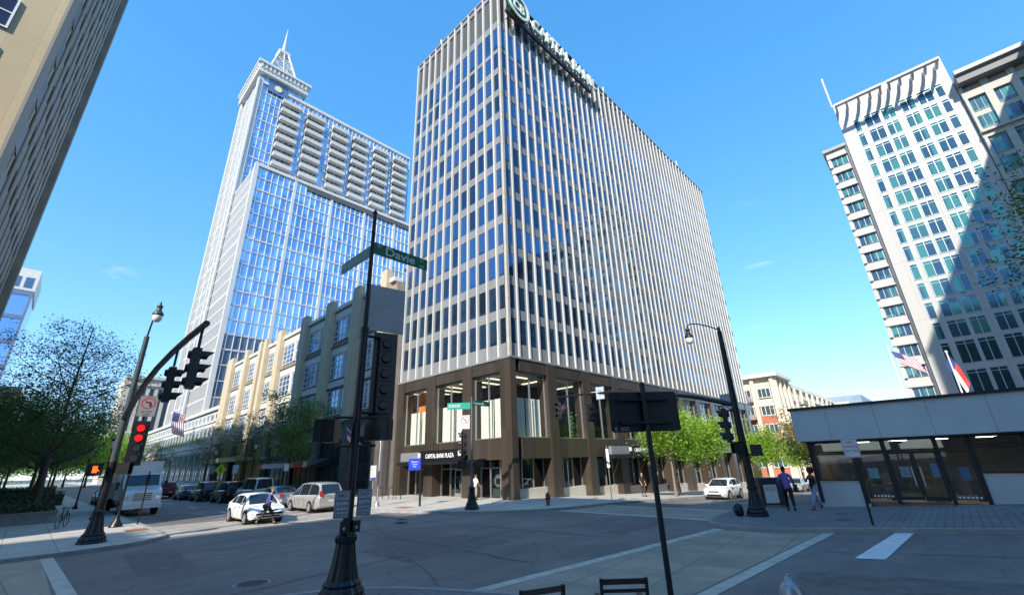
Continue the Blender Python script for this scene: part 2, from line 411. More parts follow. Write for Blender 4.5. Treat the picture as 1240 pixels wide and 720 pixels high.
pt = MB(); sheet([(14.4,1.85),(14.4,2.45),(18.95,2.0),(18.95,1.55)], .012, 0, pt)
part('stop_line', pt, mPaint, ROAD)
pt = MB()
for k in range(12): strip([(10.2,36+k*9),(10.2,39+k*9)], .12, .009, pt)
strip([(12.9,33),(12.9,110)], .1, .009, pt)
for k in range(9): strip([(30+k*8,12),(33+k*8,12)], .12, .009, pt)
part('lane_marking', pt, mPaint, ROAD)
lw = MB(); sheet([(-120,66),(3.4,66),(3.4,150),(-120,150)], SW+.01, 0, lw); sheet([(-3.2,45),(3.2,45),(3.2,44.9),(-3.2,44.9)], SW+.01, 0, lw)
sheet([(-14,175),(4,175),(4,240),(-14,240)], SW+.01, 0, lw)
struct('lawn', lw, mLawn, 'bright green lawn beyond the plaza trees')
mIron = M('cast_iron', (.045, .042, .04), .7, .3, var=.25, scale=8)
mMan = M('manhole_iron', (.14, .13, .12), .75, .2, var=.3, scale=12)
def manhole(x, y, rr, label):
    t = thing('manhole_cover', label, 'manhole cover', (x, y, gz(x, y)))
    z = gz(x, y)+(SW if rr < .4 else 0); mb = MB(); mb.disc((x, y, z-.02), (0, 0, 1), rr, .026, 28); part('rim', mb, mCurb, t)
    mb = MB(); mb.disc((x, y, z), (0, 0, 1), rr*.88, .012, 28)
    for i in range(-4, 5):
        h = math.sqrt(max(.01, .8-(i/5)**2))*rr*.85
        mb.box(x-h, x+h, y+i*rr*.17-.012, y+i*rr*.17+.012, z+.012, z+.018)
    part('lid', mb, mMan, t)
# repairs and tar seams in the asphalt
mPatch = M('asphalt_patch', (.145, .132, .12), .9, var=.3, scale=3, bump=.4, bscale=60)
mPatchL = M('asphalt_patch_light', (.20, .195, .185), .9, var=.25, scale=2, bump=.4, bscale=60)
mTar = M('tar', (.065, .064, .064), .6, var=.2, scale=4)
for poly, mt in (([(8.2,12.2),(12.4,12.0),(12.6,14.9),(8.3,15.2)], mPatch), ([(2.8,17.2),(4.2,17.1),(4.5,21.8),(3.0,21.9)], mPatch), ([(13.5,18.2),(17.2,16.2),(17.6,16.9),(13.9,18.9)], mPatchL),
                 ([(11.2,-2),(12.6,-2),(12.6,3.2),(11.2,3.1)], mPatch), ([(6.5,33),(8.6,33),(8.6,41),(6.5,41)], mPatch), ([(15.5,9.6),(19.6,9.4),(19.6,10.2),(15.5,10.4)], mPatch)):
    part('asphalt_patch', sheet(poly, .003), mt, ROAD)
rt = random.Random(9)
for a, b in (((2,12.5),(14.5,13.8)), ((7.2,9.4),(13.8,24.6)), ((10.2,9),(10.9,25)), ((14.2,25.5),(14.9,9)), ((2.5,20.6),(16,19.4)), ((9.8,3.2),(10.4,-8)), ((15.2,3.2),(15.6,-9)), ((21,12.6),(60,12.1)), ((10.1,32),(10.3,70))):
    pts = []
    n = 14
    for k in range(n+1):
        q = k/n; pts.append((a[0]+(b[0]-a[0])*q+rt.uniform(-.10,.10), a[1]+(b[1]-a[1])*q+rt.uniform(-.10,.10)))
    part('tar_seam', strip(pts, rt.uniform(.035,.07), .0065), mTar, ROAD)
for x, y in ((3.5, 15.2), (13.1, 11.2), (16.9, 13.2)):
    pass
manhole(13.4, 20.6, .36, 'iron manhole cover in the asphalt before the far corner pole')
manhole(4.54, 13.46, .42, 'round iron manhole cover in the asphalt left of the nearest pole')
manhole(23.3, 4.0, .32, 'small iron cover in the brick sidewalk before the low white building')
manhole(21.2, 3.6, .36, 'iron cover in the brick sidewalk left of the small parking sign')
# ------------------------------------------------------------------ shared building materials
mFin = M('white_marble_fin', (.54, .545, .52), .55, var=.10, scale=.8, streak=True)
mSpan = M('grey_spandrel', (.215, .22, .222), .6, var=.12, scale=1.2, streak=True)
mGran = M('brown_granite', (.047, .038, .030), .28, var=.22, scale=.9, streak=True, spec=.6, col2=(.060, .046, .034), cells=(1.016, 1.016, 5.), cthr=.5)
mTGlass = M('tower_glass', (.10, .20, .34), .04, .85, var=.0, col2=(.05, .09, .14), cells=(1.27, 1.27, 2.93), cthr=.7)
mLouv = M('dark_louvre', (.07, .068, .062), .7, var=.1)
mDark = M('dark_metal', (.018, .018, .02), .45, .3, var=.15, scale=3)
mAlu = M('aluminium', (.55, .55, .54), .35, .8, var=.05)
mCurt = M('cream_curtain', (.74, .73, .64), .9, var=.05, scale=3)
mCeil = M('ceiling', (.45, .42, .36), .9, var=.05)
mRoomD = M('dark_interior', (.05, .042, .035), .9, var=.2, scale=1)
mOrange = M('orange_wall', (.72, .26, .05), .8, var=.06)
mOchre = M('ochre_wall', (.65, .36, .10), .8, var=.06)
mShop = glassy('shop_glass', tint=(.55, .6, .62), clear=.66, f0=.12)
mLowG = glassy('low_shop_glass', tint=(.8, .85, .85), clear=.95, f0=.07)
mUpG = glassy('podium_glass', tint=(.92, .96, .95), clear=.97, f0=.07)
mWhite = M('white_paint', (.80, .80, .78), .5, var=.04)
mBlackP = M('black_paint', (.012, .012, .013), .4, var=.1)

# ------------------------------------------------------------------ bank tower
X0, Y0, X1, Y1, ZB, ZT = 23.77, 22.78, 82.2, 38.35, 10.35, 52.6
bt = thing('bank_tower', 'tall grey office tower with white vertical fins on a brown granite base', 'office tower', (X0, Y0, 0))
fL, fR = Face('X-', X0+.32), Face('Y-', Y0+.32)       # wall planes behind the fins
WR = [(11.50+2.93*k, 13.6+2.93*k) for k in range(11)]+[(43.4, 46.5)]
wall = MB()
wall.box(X0+.62, X1, Y0+.62, Y1, ZB, ZT-.4)
edges = [ZB]+[z for a in WR for z in a]
bands = [(ZB, WR[0][0])]+[(WR[i][1], WR[i+1][0]) for i in range(11)]+[(46.5, 47.5), (51.9, 52.6)]
for z0, z1 in bands:
    fL.box(wall, Y0+.33, Y1, z0, z1, -.30, 0); fR.box(wall, X0+.62, X1, z0, z1, -.30, 0)
finL = [22.95+1.272*k for k in range(13)]; finR = [23.92+1.27*k for k in range(46)]
for y in finL: fL.box(wall, max(y-.17, Y0+.34), min(y+.17, Y1-.003), ZB+.003, ZT-.703, -.295, -.004)
for x in finR: fR.box(wall, max(x-.17, X0+.33), min(x+.17, X1-.003), ZB+.003, ZT-.703, -.295, -.004)
part('wall', wall, mSpan, bt)
for y in finL[:1]+finL[1:]:
    mb = MB(); fL.box(mb, y-.085, y+.085, ZB-.12, ZT+.12, 0, .14); part('fin', mb, mFin, bt)
for x in finR:
    mb = MB(); fR.box(mb, x-.085, x+.085, ZB-.12, ZT+.12, 0, .14); part('fin', mb, mFin, bt)
pier = MB(); pier.box(X0+.06, X0+.318, Y0+.06, Y0+.318, ZB, ZT-.1)
for k in range(13): pier.box(X0+.05, X0+.31, Y0+.05, Y0+.31, 12+k*3.1, 12.03+k*3.1)
part('corner_pier', pier, M('pier_stone', (.46, .43, .37), .6, var=.12, scale=1), bt)
lv = MB()
for a, b in zip(finL, finL[1:]):
    fL.box(lv, a+.17, b-.17, 47.5, 51.9, -.28, -.12)
for a, b in zip(finR, finR[1:]):
    fR.box(lv, a+.17, b-.17, 47.5, 51.9, -.28, -.12)
part('roof_louvre', lv, mLouv, bt)
rects = []
def twin(face, u0, u1, z0, z1): return (face, u0, u1, z0, z1)
allw = [(fL, a+.17, b-.17, z0, z1) for a, b in zip(finL, finL[1:]) for z0, z1 in WR]+\
       [(fR, a+.17, b-.17, z0, z1) for a, b in zip(finR, finR[1:]) for z0, z1 in WR]
allw.sort(key=lambda w: Vector(w[0].pt(w[1], w[3])).length)
rest = MB()
mBlind = M('window_blind', (.30, .29, .27), .8, var=.05)
for i, (fc, a, b, z0, z1) in enumerate(allw):
    mb = MB() if i < 100 else rest
    tilt = random.uniform(-.006, .006)
    fc.box(mb, a, b, z0, z1, -.10, -.03+tilt)
    if mb is not rest: part('window', mb, mTGlass, bt, fix=False)
part('window', rest, mTGlass, bt, kind='stuff', fix=False)
cap = MB(); cap.box(X0+.2, X1+.05, Y0+.2, Y1+.05, ZT, ZT+.25); part('roof', cap, mSpan, bt)
# soffit lip between podium and shaft
lip = MB(); lip.box(X0-.02, X1, Y0-.02, Y1, 10.2, ZB); part('cornice', lip, mSpan, bt)
stud = MB()
for y in finL: stud.box(X0-.06, X0+.0, y-.05, y+.05, 10.08, 10.24)
for x in finR: stud.box(x-.05, x+.05, Y0-.06, Y0+.0, 10.08, 10.24)

# podium: columns, bands, two storeys of glass
colsR = [(23.28+.02, 24.4)]+[(28.22+5.08*k, 29.36+5.08*k) for k in range(11)]
colsL = [(22.82, 23.4), (27.2, 28.4), (32.25, 33.5), (37.2, 38.3)]
gp = MB()
pz0 = -3.2
for i, (a, b) in enumerate(colsR): gp.box(a if i else X0-.0, b, Y0, Y0+1.15, pz0, 10.2)
for a, b in colsL[1:]: gp.box(X0, X0+1.15, a, b, pz0, 10.2)
part('column', gp, mGran, bt) if False else None
for i, (a, b) in enumerate(colsR):
    mb = MB(); mb.box(a if i else X0, b, Y0, Y0+1.15, pz0, 10.198); 
    part('column', mb, mGran, bt)
for a, b in colsL[1:]:
    mb = MB(); mb.box(X0, X0+1.15, a, b, -.2, 10.198); part('column', mb, mGran, bt)
bandm = MB()
for z0, z1 in ((9.25, 10.196), (2.8, 4.3)):
    bandm.box(X0+.06, X0+.5, Y0+1.16, Y1-.06, z0, z1); bandm.box(X0+1.16, X1-.1, Y0+.06, Y0+.5, z0, z1)
seam = MB()
for k in range(56):
    x = 24.6+1.016*k
    seam.box(x, x+.02, Y0+.052, Y0+.06, 2.81, 4.29); seam.box(x, x+.02, Y0+.052, Y0+.06, 9.26, 10.19)
for k in range(14):
    y = 23.9+1.016*k; seam.box(X0+.052, X0+.06, y, y+.02, 2.81, 4.29); seam.box(X0+.052, X0+.06, y, y+.02, 9.26, 10.19)
part('granite_band', bandm, mGran, bt)
bk = MB(); bk.box(X0+5, X1-.2, Y0+5, Y1-.2, -3, 10.1)
part('core_wall', bk, mRoomD, bt)
fl = MB(); fl.box(X0+.55, X1-.3, Y0+.55, Y1-.3, 3.9, 4.28); part('floor_slab', fl, mCeil, bt)
ce = MB(); ce.box(X0+.55, X1-.3, Y0+.55, Y1-.3, 9.3, 9.5)
for k in range(8):
    mb = MB(); mb.box(X0+1.4, X0+4.4, Y0+2+k*1.8, Y0+2.3+k*1.8, 9.24, 9.29) if k < 8 else None; part('ceiling_light', mb, M('office_light', (1, .9, .68), .5, var=0, emit=.5), bt)
    mb = MB(); mb.box(X0+6+k*5.08, X0+6.3+k*5.08, Y0+1.4, Y0+4.4, 9.24, 9.29); part('ceiling_light', mb, MATS['office_light'], bt)
part('ceiling', ce, M('office_ceiling', (.62, .58, .46), .9, var=.12, scale=1.5), bt)
# upper windows of the podium
bays = [('L', 23.93, 27.2), ('L', 28.4, 32.25), ('L', 33.5, 37.2)]+[('R', colsR[i][1], colsR[i+1][0]) for i in range(11)]
mPink = M('lobby_wood', (.42, .20, .09), .6, var=.2, scale=2)
for side, a, b in bays:
    fc = Face('X-', X0+.45) if side == 'L' else Face('Y-', Y0+.45)
    mb = MB(); mb.face([fc.pt(a, 4.3), fc.pt(b, 4.3), fc.pt(b, 9.25), fc.pt(a, 9.25)])
    c = (a+b)/2
    for uu in (a+.04, c, b-.04): fc.box(mb, uu-.05, uu+.05, 4.3, 9.25, .004, .1, 1)
    for zz in (4.34, 9.2): fc.box(mb, a, b, zz-.04, zz+.04, .006, .09, 1)
    fc.box(mb, a, b, 8.95, 8.98, .005, .03, 1)
    part('podium_window', mb, [mUpG, mAlu], bt, fix=False)
    # curtains: a wavy sheet
    i = 0 if side == 'L' else int((a-20)/5)
    full = side == 'R' and a > 48
    if side == 'L' or a < 27 or full or a > 40:
        mb = MB(); n = 70; top = 7.35 if not full else 9.0
        if side == 'L' and a > 33: top = 7.3
        for k in range(n):
            q0, q1 = a+.1+(b-a-.2)*k/n, a+.1+(b-a-.2)*(k+1)/n
            w0, w1 = -.5-.05*math.sin(k*1.7)-.03*math.sin(k*.6), -.5-.05*math.sin((k+1)*1.7)-.03*math.sin((k+1)*.6)
            if k % 24 == 11 and not full: continue
            mb.face([fc.pt(q0, 4.32, w0), fc.pt(q1, 4.32, w1), fc.pt(q1, top, w1), fc.pt(q0, top, w0)])
        part('curtain', mb, mCurt, bt, fix=False)
    if side == 'L' and a > 33 or side == 'R' and 37 < a < 43:
        mb = MB(); fc.box(mb, a+.15, b-.1, 4.3, 9.22, -1.3, -1.25)
        part('inner_wall', mb, mOrange if side == 'L' else mOchre, bt)
pl = MB()
rnd = random.Random(3)
for k in range(260):
    p = Vector((32.6+rnd.gauss(0, .28), 24.3+rnd.gauss(0, .25), 5.6+rnd.gauss(0, .5))); q = Vector([rnd.gauss(0, 1) for _ in range(3)]).normalized(); w = q.orthogonal().normalized()
    pl.face([p+q*.14, p+w*.07, p-q*.14, p-w*.07])
po = thing('potted_plant', 'leafy green potted plant behind an upper window of the brown granite base', 'plant', (32.6, 24.3, 4.28))
part('foliage', pl, M('pot_leaf', (.12, .28, .04), .6, var=.3), po, fix=False)
mb = MB(); mb.lathe((32.6, 24.3, 4.28), [(.16, 0), (.24, .5), (.22, .5)], 12); part('pot', mb, mDark, po)
mb = MB(); mb.tube([(32.6, 24.3, 4.7), (32.62, 24.3, 5.5)], .03, 6); part('stem', mb, mRoomD, po)
# ground-floor glazing set back, low walls, doors
gl = MB(); fg = Face('Y-', Y0+1.0)
for i in range(11):
    a, b = colsR[i][1], colsR[i+1][0]; zb = gz(a, Y0)
    mb = MB(); mb.face([fg.pt(a-.2, zb+.75), fg.pt(b+.2, zb+.75), fg.pt(b+.2, 2.8), fg.pt(a-.2, 2.8)])
    for uu in (a, (a*2+b)/3, (a+2*b)/3, b): fg.box(mb, uu-.035, uu+.035, zb+.75, 2.8, .004, .1, 1)
    part('shop_window', mb, [mShop, mAlu], bt, fix=False)
    mb = MB(); fg.box(mb, a, b, zb-.6, zb+.75, .0, .35); part('low_wall', mb, M('low_wall_stone', (.50, .47, .41), .7, var=.1), bt)
fg = Face('X-', X0+1.0)
for a, b in ((23.9, 27.2), (28.4, 32.25), (33.5, 37.2)):
    mb = MB(); mb.face([fg.pt(a-.2, SW), fg.pt(b+.2, SW), fg.pt(b+.2, 2.8), fg.pt(a-.2, 2.8)])
    for uu in (a+.02, (a*2+b)/3, (a+2*b)/3, b-.02): fg.box(mb, uu-.04, uu+.04, SW, 2.8, .004, .1, 1)
    fg.box(mb, a, b, 2.2, 2.27, .006, .09, 1)
    part('shop_window', mb, [mShop, mAlu], bt, fix=False)
for y in (28.95, 29.85):
    mb = MB()
    fg.box(mb, y-.42, y-.36, SW+.02, 2.18, .1, .16, 1); fg.box(mb, y+.36, y+.42, SW+.02, 2.18, .1, .16, 1)
    fg.box(mb, y-.36, y+.36, SW+.02, .4, .1, .16, 1); fg.box(mb, y-.36, y+.36, 2.1, 2.18, .1, .16, 1); fg.box(mb, y-.36, y+.36, .4, 2.1, .12, .14, 0)
    d = part('door', mb, [mShop, mAlu], bt, fix=False)
    hb = MB(); fg.box(hb, y+(.26 if y < 29.4 else -.3), y+(.3 if y < 29.4 else -.26), .8, 1.4, .17, .22); part('handle', hb, mAlu, d)
# entrance canopies with the name of the building
for face, u0, u1, s0, s1 in ((Face('X-', X0), 26.2, 35.9, 27.4, 32.9), (Face('Y-', Y0), 35.4, 44.4, 38.6, 44.1)):
    mb = MB(); face.box(mb, u0, u1, 2.62, 2.86, .01, 1.2); part('canopy', mb, mDark, bt)
    mb = MB(); face.box(mb, s0, s1, 2.88, 3.72, .62, .92)
    sb = part('name_board', mb, mBlackP, bt, 'black board over the entrance with white capitals')
    mb = MB(); face.box(mb, s1+.02 if face.a[0] == 'X' else u0+.1, u1-.1 if face.a[0] == 'X' else s0-.02, 2.95, 3.65, .62, .88)
    part('board_end', mb, M('grey_board', (.20, .21, .23), .5, var=.05), bt)
    mb = MB(); hgt = .46
    if face.a[0] == 'X': text(mb, 'CAPITAL BANK PLAZA', (X0-.922, (s0+s1)/2, 3.13), (0, -1, 0), (0, 0, 1), .46, .015, 'CENTER', bold=.012, sx=.80)
    else: text(mb, 'CAPITAL BANK PLAZA', ((s0+s1)/2, Y0-.922, 3.13), (1, 0, 0), (0, 0, 1), .46, .015, 'CENTER', bold=.012, sx=.80)
    part('lettering', mb, M('letter_white', (.85, .85, .82), .5, var=0), sb, fix=False)
    mb = MB()
    for e in ((s0-.05, s0+.25), (s1-.25, s1+.05)):
        face.box(mb, e[0], e[1], 3.2, 3.55, .925, 1.02)
    part_each('sign_lamp', mb, mWhite, sb)
# rooftop sign: white capitals on a green raceway with frames behind
mGreenP = M('green_sign', (.03, .12, .06), .5, var=.12)
rs = MB(); rs.box(24.5, 40.6, Y0-.55, Y0-.25, 48.35, 48.75); rs.box(24.5, 40.6, Y0-.35, Y0-.05, 51.7, 51.95)
ra = part('sign_beam', rs, mBlackP, bt, 'long dark beam carrying the rooftop letters')
mb = MB()
for k in range(14): x = 25+k*1.18; mb.box(x, x+.05, Y0-.45, Y0+.3, 48.4, 48.5)
for k in range(5):
    x = 29.5+2.5*k
    for q in ((-.75, 0), (.75, 0)): mb.tube([(x+q[0], Y0-.1, 51.2), (x, Y0+.6, 53.9)], .07, 6)
    mb.tube([(x-.4, Y0+.15, 52.4), (x+.4, Y0+.15, 52.4)], .05, 6); mb.tube([(x, Y0-.1, 50.7), (x, Y0+.6, 53.9)], .06, 6)
part_each('sign_frame', mb, mWhite, ra)
bx_ = MB(); bx_.box(24.55, 40.5, Y0-.42, Y0-.3, 48.76, 49.2); part('letter_backing', bx_, mGreenP, ra)
mb = MB(); mb.disc((26.3, Y0-.5, 50.45), (0, -1, 0), 1.75, .22, 36, 0)
part('logo_disc', mb, mGreenP, ra)
mb = MB(); n = 40
for k in range(n):
    a0, a1 = 2*math.pi*k/n, 2*math.pi*(k+1)/n
    q = [Vector((26.3+rr*math.cos(a), Y0-.73, 50.45+rr*math.sin(a))) for rr, a in ((1.72, a0), (1.72, a1), (1.42, a1), (1.42, a0))]
    mb.prism(q, (0, -.12, 0))
text(mb, 'CB', (26.3, Y0-.73, 49.75), (1, 0, 0), (0, 0, 1), 1.9, .1, 'CENTER', bold=.02, sx=.75)
text(mb, 'CAPITAL BANK', (28.5, Y0-.62, 49.2), (1, 0, 0), (0, 0, 1), 2.35, .25, 'LEFT', bold=.02, sx=.80)
part('roof_letters', mb, M('roof_letter', (.74, .80, .70), .5, var=.04), ra, fix=False)
# antennas on the roof edge
for x, y, h in ((X0+.6, 33.8, 1.5), (46.2, Y0+.5, 1.6), (71.3, Y0+.5, 1.9)):
    mb = MB(); mb.box(x-.1, x+.1, y-.06, y+.06, ZT+.6, ZT+h); mb.tube([(x, y, ZT+.2), (x, y, ZT+h)], .035, 6); part('antenna', mb, mWhite, bt)
# cash machine kiosk by the corner, seen through the left bay
at = thing('cash_machine', 'green and white cash machine standing under the corner of the brown granite base', 'cash machine', (25.3, 25.7, SW))
mb = MB(); mb.box(25.05, 25.6, 25.2, 26.2, SW, .75); mb.box(25.2, 25.6, 25.2, 26.2, .75, 2.1); part('housing', mb, M('atm_green', (.01, .13, .08), .5, var=.05), at)
mb = MB(); mb.tube([(25.19, 25.7, 1.3), (25.14, 25.7, 1.3)], .45, 24); part('fascia', mb, mWhite, at)
mb = MB(); mb.box(25.10, 25.135, 25.48, 25.92, 1.08, 1.46); part('screen', mb, mBlackP, at)
mb = MB(); text(mb, 'ATM', (25.18, 25.7, 1.8), (0, -1, 0), (0, 0, 1), .28, .01, 'CENTER'); part('lettering', mb, mWhite, at, fix=False)
# ------------------------------------------------------------------ spired glass tower
mPGlass = M('blue_curtain_glass', (.36, .48, .66), .05, .85, var=.0, col2=(.62, .74, .88), cells=(1.5, 30, 3.7), cthr=.5)
mPW = M('white_precast', (.56, .555, .53), .6, var=.05, scale=.3)
mPG2 = M('grey_blue_glass', (.16, .22, .30), .08, .7, var=.1, scale=.5)
pt_ = thing('spired_tower', 'tall blue glass tower with a white spire and stacked white balconies', 'skyscraper', (23.5, 114.5, 0))
px, pf, pu, pb = 23.5, 114.5, 134.0, 154.0
mb = MB(); mb.box(px+.5, 72, pf+.5, pu+2, 14.6, 79.6); mb.box(px+.5, 82.3, pu+.5, pb, 14.6, 124.5)
part('glass_body', mb, mPGlass, pt_)
mb = MB(); mb.box(px+.46, px+.5, pf+.55, pb-.05, 14.65, 79.5); mb.box(px+.46, px+.5, pu+.55, pb-.05, 79.7, 124.4); part('side_glass', mb, M('side_glass', (.07, .09, .11), .1, .4, var=.2, scale=.3), pt_)
fF, fU, fS = Face('Y-', pf+.5), Face('Y-', pu+.5), Face('X-', px+.5)
mb = MB()
def grid(mb, fc, u0, u1, z0, z1, du, dz, wu=.11, wz=.22, w=.3, strong=0, sw=.7):
    n = round((u1-u0)/du)
    for k in range(n+1):
        u = u0+(u1-u0)*k/n; s = sw/2 if strong and k % strong == 0 else wu/2
        fc.box(mb, max(u-s, u0), min(u+s, u1), z0, z1, .003, w+(.12 if s > wu/2 else 0))
    m = round((z1-z0)/dz)
    for k in range(m+1):
        z = z0+(z1-z0)*k/m; s = wz/2*(1.7 if k % 4 == 0 else 1)
        fc.box(mb, u0+.01, u1-.01, z-s, z+s, .001, w-.06)
grid(mb, fF, px, 72.1, 14.6, 79.8, 1.52, 3.62, strong=7)
grid(mb, fU, px, 82.4, 79.9, 124.6, 1.52, 3.73, strong=0)
fF.box(mb, px-.02, px+.9, 14.5, 80.2, 0, .52); fU.box(mb, px-.02, px+1.3, 80.2, 125.8, 0, .52)
fF.box(mb, px, 72.2, 79.5, 80.4, .0, .5); fU.box(mb, px, 82.5, 124.2, 125.3, 0, .5)
part('mullion_grid', mb, mPW, pt_)
mb = MB(); grid(mb, fS, pf+.1, pu, 14.6, 79.8, 1.3, 3.62, .30, .45, .3); grid(mb, fS, pu, pb, 14.6, 125, 1.3, 3.73, .38, .42, .3, strong=5, sw=1.2)
fS.box(mb, pu-.4, pu+1.4, 14.6, 125.6, .36, .8); fS.box(mb, pb-1.2, pb+.2, 14.6, 127.5, .36, .9); fS.box(mb, pf, pf+.9, 14.5, 80.2, .36, .6)
part('side_grid', mb, mPW, pt_)
mb = MB(); mb.box(px+.45, 72.2, pf+.45, pu, 79.8, 80.1); mb.box(px+.4, 82.5, pu+.4, pb, 124.7, 125.6); part('roof', mb, mPW, pt_)
mb = MB(); fU.box(mb, 38, 82, 80.5, 84.0, .32, .45); fU.box(mb, px+4, px+30, 80.4, 81.2, .32, .5)
fF.box(mb, 37.6, 72.0, 77.9, 79.4, .32, .44)
part('plant_louvre', mb, M('mech_louvre', (.09, .088, .085), .7, var=.1), pt_)
# darker lower volume in front of the corner
for i in range(6):
    c0 = (31.4, 39.8, 48.9, 57.1, 65.7, 74.4)[i]; wd = 6.1
    for k in range(8):
        z = 121.4-3.62*k-(0.2*i)*0
        mb = MB(); fU.box(mb, c0, c0+wd, z-1.55, z-.35, .36, 1.9); fU.box(mb, c0, c0+wd, z-1.85, z-1.55, .36, 2.1)
        part('balcony', mb, M('balcony_white', (.50, .49, .45), .7, var=.05), pt_)
# crown
mb = MB(); mb.box(22.6, 38.6, 132.9, pb+1, 127.6, 131.0); mb.box(22.0, 39.3, 132.2, pb+1.6, 131.0, 131.9)
for k in range(12): mb.box(23+k*1.3, 23.5+k*1.3, 132.5, 132.9, 129.2, 131.0)
for k in range(15): mb.box(22.2, 22.6, 133.5+k*1.4, 134.1+k*1.4, 129.2, 131.0)
part('crown_cornice', mb, mPW, pt_)
mb = MB(); mb.box(24.0, 37.4, pu+.2, pb, 125.6, 127.6); part('crown_glass', mb, mPGlass, pt_)
mb = MB(); cx, cy = 30.9, 144
B = [Vector((cx+sx*5.2, cy+sy*7.6, 131.9)) for sx, sy in ((-1,-1),(1,-1),(1,1),(-1,1))]; T = [Vector((cx+sx*1.5, cy+sy*1.8, 149.5)) for sx, sy in ((-1,-1),(1,-1),(1,1),(-1,1))]
for i in range(4):
    j = (i+1) % 4
    mb.tube([B[i], T[i]], .42, 5); mb.tube([T[i], T[j]], .4, 5)
    for f0 in (.25, .5, .75):
        a = B[i].lerp(T[i], f0); b = B[j].lerp(T[j], f0); mb.tube([a, b], .28, 5)
        a2 = B[i].lerp(T[i], f0-.25); b2 = B[j].lerp(T[j], f0-.25); mb.tube([a2, b], .2, 5); mb.tube([b2, a], .2, 5)
    mb.tube([(B[i]+B[j])/2, (T[i]+T[j])/2], .25, 5)
part('crown_lattice', mb, mPW, pt_)
mb = MB(); mb.box(cx-3, cx+3, cy-4, cy+4, 131.9, 139); part('crown_core', mb, M('crown_core', (.35, .42, .55), .5, .3, var=.1), pt_)
mb = MB(); mb.box(cx-2, cx+2, cy-2.2, cy+2.2, 149.2, 150.4); mb.lathe((cx, cy, 150.4), [(1.5, 0), (.75, 2), (.5, 5), (.05, 13.5)], 8); part('spire', mb, mPW, pt_)
mb = MB(); fU.box(mb, 26.4, 32.6, 122.2, 127.2, .35, .6); part('clock_recess', mb, M('deep_blue', (.10, .17, .30), .3, var=0), pt_)
mb = MB(); mb.disc((29.5, pu+.5-.62, 124.5), (0, -1, 0), 1.15, .2, 24); part('round_emblem', mb, M('emblem', (.75, .62, .40), .5, var=.03), pt_)
# podium of the glass tower
mb = MB(); mb.box(px, 74, 97.4, 178, 7.6, 14.4); mb.box(px+.02, 74, 97.42, 178, -.2, 7.6)
pw = part('podium', mb, mPW, pt_)
mb = MB(); fp = Face('X-', px); fp.box(mb, 97.3, 178.2, 14.2, 14.9, -.2, .45); fp.box(mb, 97.4, 178, 11.9, 12.2, .002, .18); fp.box(mb, 97.4, 178, 7.4, 7.8, .002, .25)
part('podium_cornice', mb, mPW, pt_)
window_parts(fp, pt_, [(98.6+k*3.15, 100.1+k*3.15, 12.5, 13.6) for k in range(25)]+[(98.2+k*3.15, 100.5+k*3.15, 8.4, 11.2) for k in range(25)],
             mPG2, mPW, .12, .05, 60)
window_parts(fp, pt_, [(98.2+k*5.2, 102.2+k*5.2, 1.0, 6.6) for k in range(15)], M('shop_dark', (.06, .09, .12), .1, .4, var=.2), M('blue_grey_frame', (.20, .25, .31), .5, var=.05), .3, .06, 60, (1, 1), 'shop_window', 'shop_window')

# ------------------------------------------------------------------ tan brick-and-pier block next to the bank
mTan = M('tan_limestone', (.56, .475, .33), .75, var=.10, scale=.7, streak=True)
mTanW = M('pale_panel', (.70, .68, .60), .7, var=.06)
mBrn = M('grey_brown_panel', (.27, .235, .19), .7, var=.12)
mAG = M('annex_glass', (.10, .20, .34), .06, .7, var=.0, col2=(.25, .38, .52), cells=(2, 1.1, 1.3), cthr=.5)
an = thing('tan_office_block', 'four storey tan stone block with tall piers beside the brown granite base', 'office block', (23, 38.4, 0))
ax = 23.0; fa = Face('X-', ax)
mb = MB(); mb.box(ax, 60, 38.42, 97.3, -.2, 21.3); part('wall', mb, mBrn, an)
mb = MB()
piers = [(39.4, 40.6), (45.5, 47.0), (52.6, 54.2), (60.5, 62.1), (69.5, 71.2), (75.9, 77.2), (78.3, 79.6), (85.4, 86.9), (93.6, 97.2)]
for a, b in piers:
    mb = MB(); fa.box(mb, a, b, 7.4, 22.5, .0, .75); fa.box(mb, a+.06, b-.06, 22.5, 22.8, .02, .7); part('pier', mb, mTan, an)
mb = MB(); fa.box(mb, 38.5, 97.25, 21.3, 21.75, -.5, .35); part('parapet', mb, mTanW, an)
mb = MB(); fa.box(mb, 38.5, 97.25, 7.2, 7.75, .003, .4)
for z in (11.4, 16.5): fa.box(mb, 38.5, 97.25, z-.08, z+.12, .003, .22)
part('string_course', mb, M('dark_band', (.12, .11, .10), .6, var=.1), an)
wm, wsd, pan = [], [], MB()
for (a0, a), (b, b0) in zip(piers, piers[1:]):
    L_ = b-a
    if L_ < 2: continue
    for z0, z1 in ((8.3, 11.2), (12.5, 15.4), (17.2, 20.0)):
        wm.append((a+L_*.42, b-.25, z0, z1)); wsd.append((a+.25, a+L_*.32, z0, z1))
        fa.box(pan, a+.12, b-.12, z1+.12, z1+1.05, .003, .12)
        fa.box(pan, a+L_*.33, a+L_*.41, z0, z1, .003, .2)
part_each('white_panel', pan, mTanW, an)
window_parts(fa, an, wm, mAG, mWhite, .09, .06, 100, (2, 3)); window_parts(fa, an, wsd, mAG, mWhite, .08, .06, 100, (0, 1))
mb = MB(); mb.box(27.5, 33, 39.5, 44, 21.3, 25.6); mb.box(27.3, 33.2, 39.3, 44.2, 25.6, 25.9); part('penthouse', mb, mTan, an)
mb = MB()
for y in (39, 46, 53.4, 61.3, 70.3, 78, 86.3, 95): fa.box(mb, y-.75, y+.75, -.1, 7.2, .0, .5)
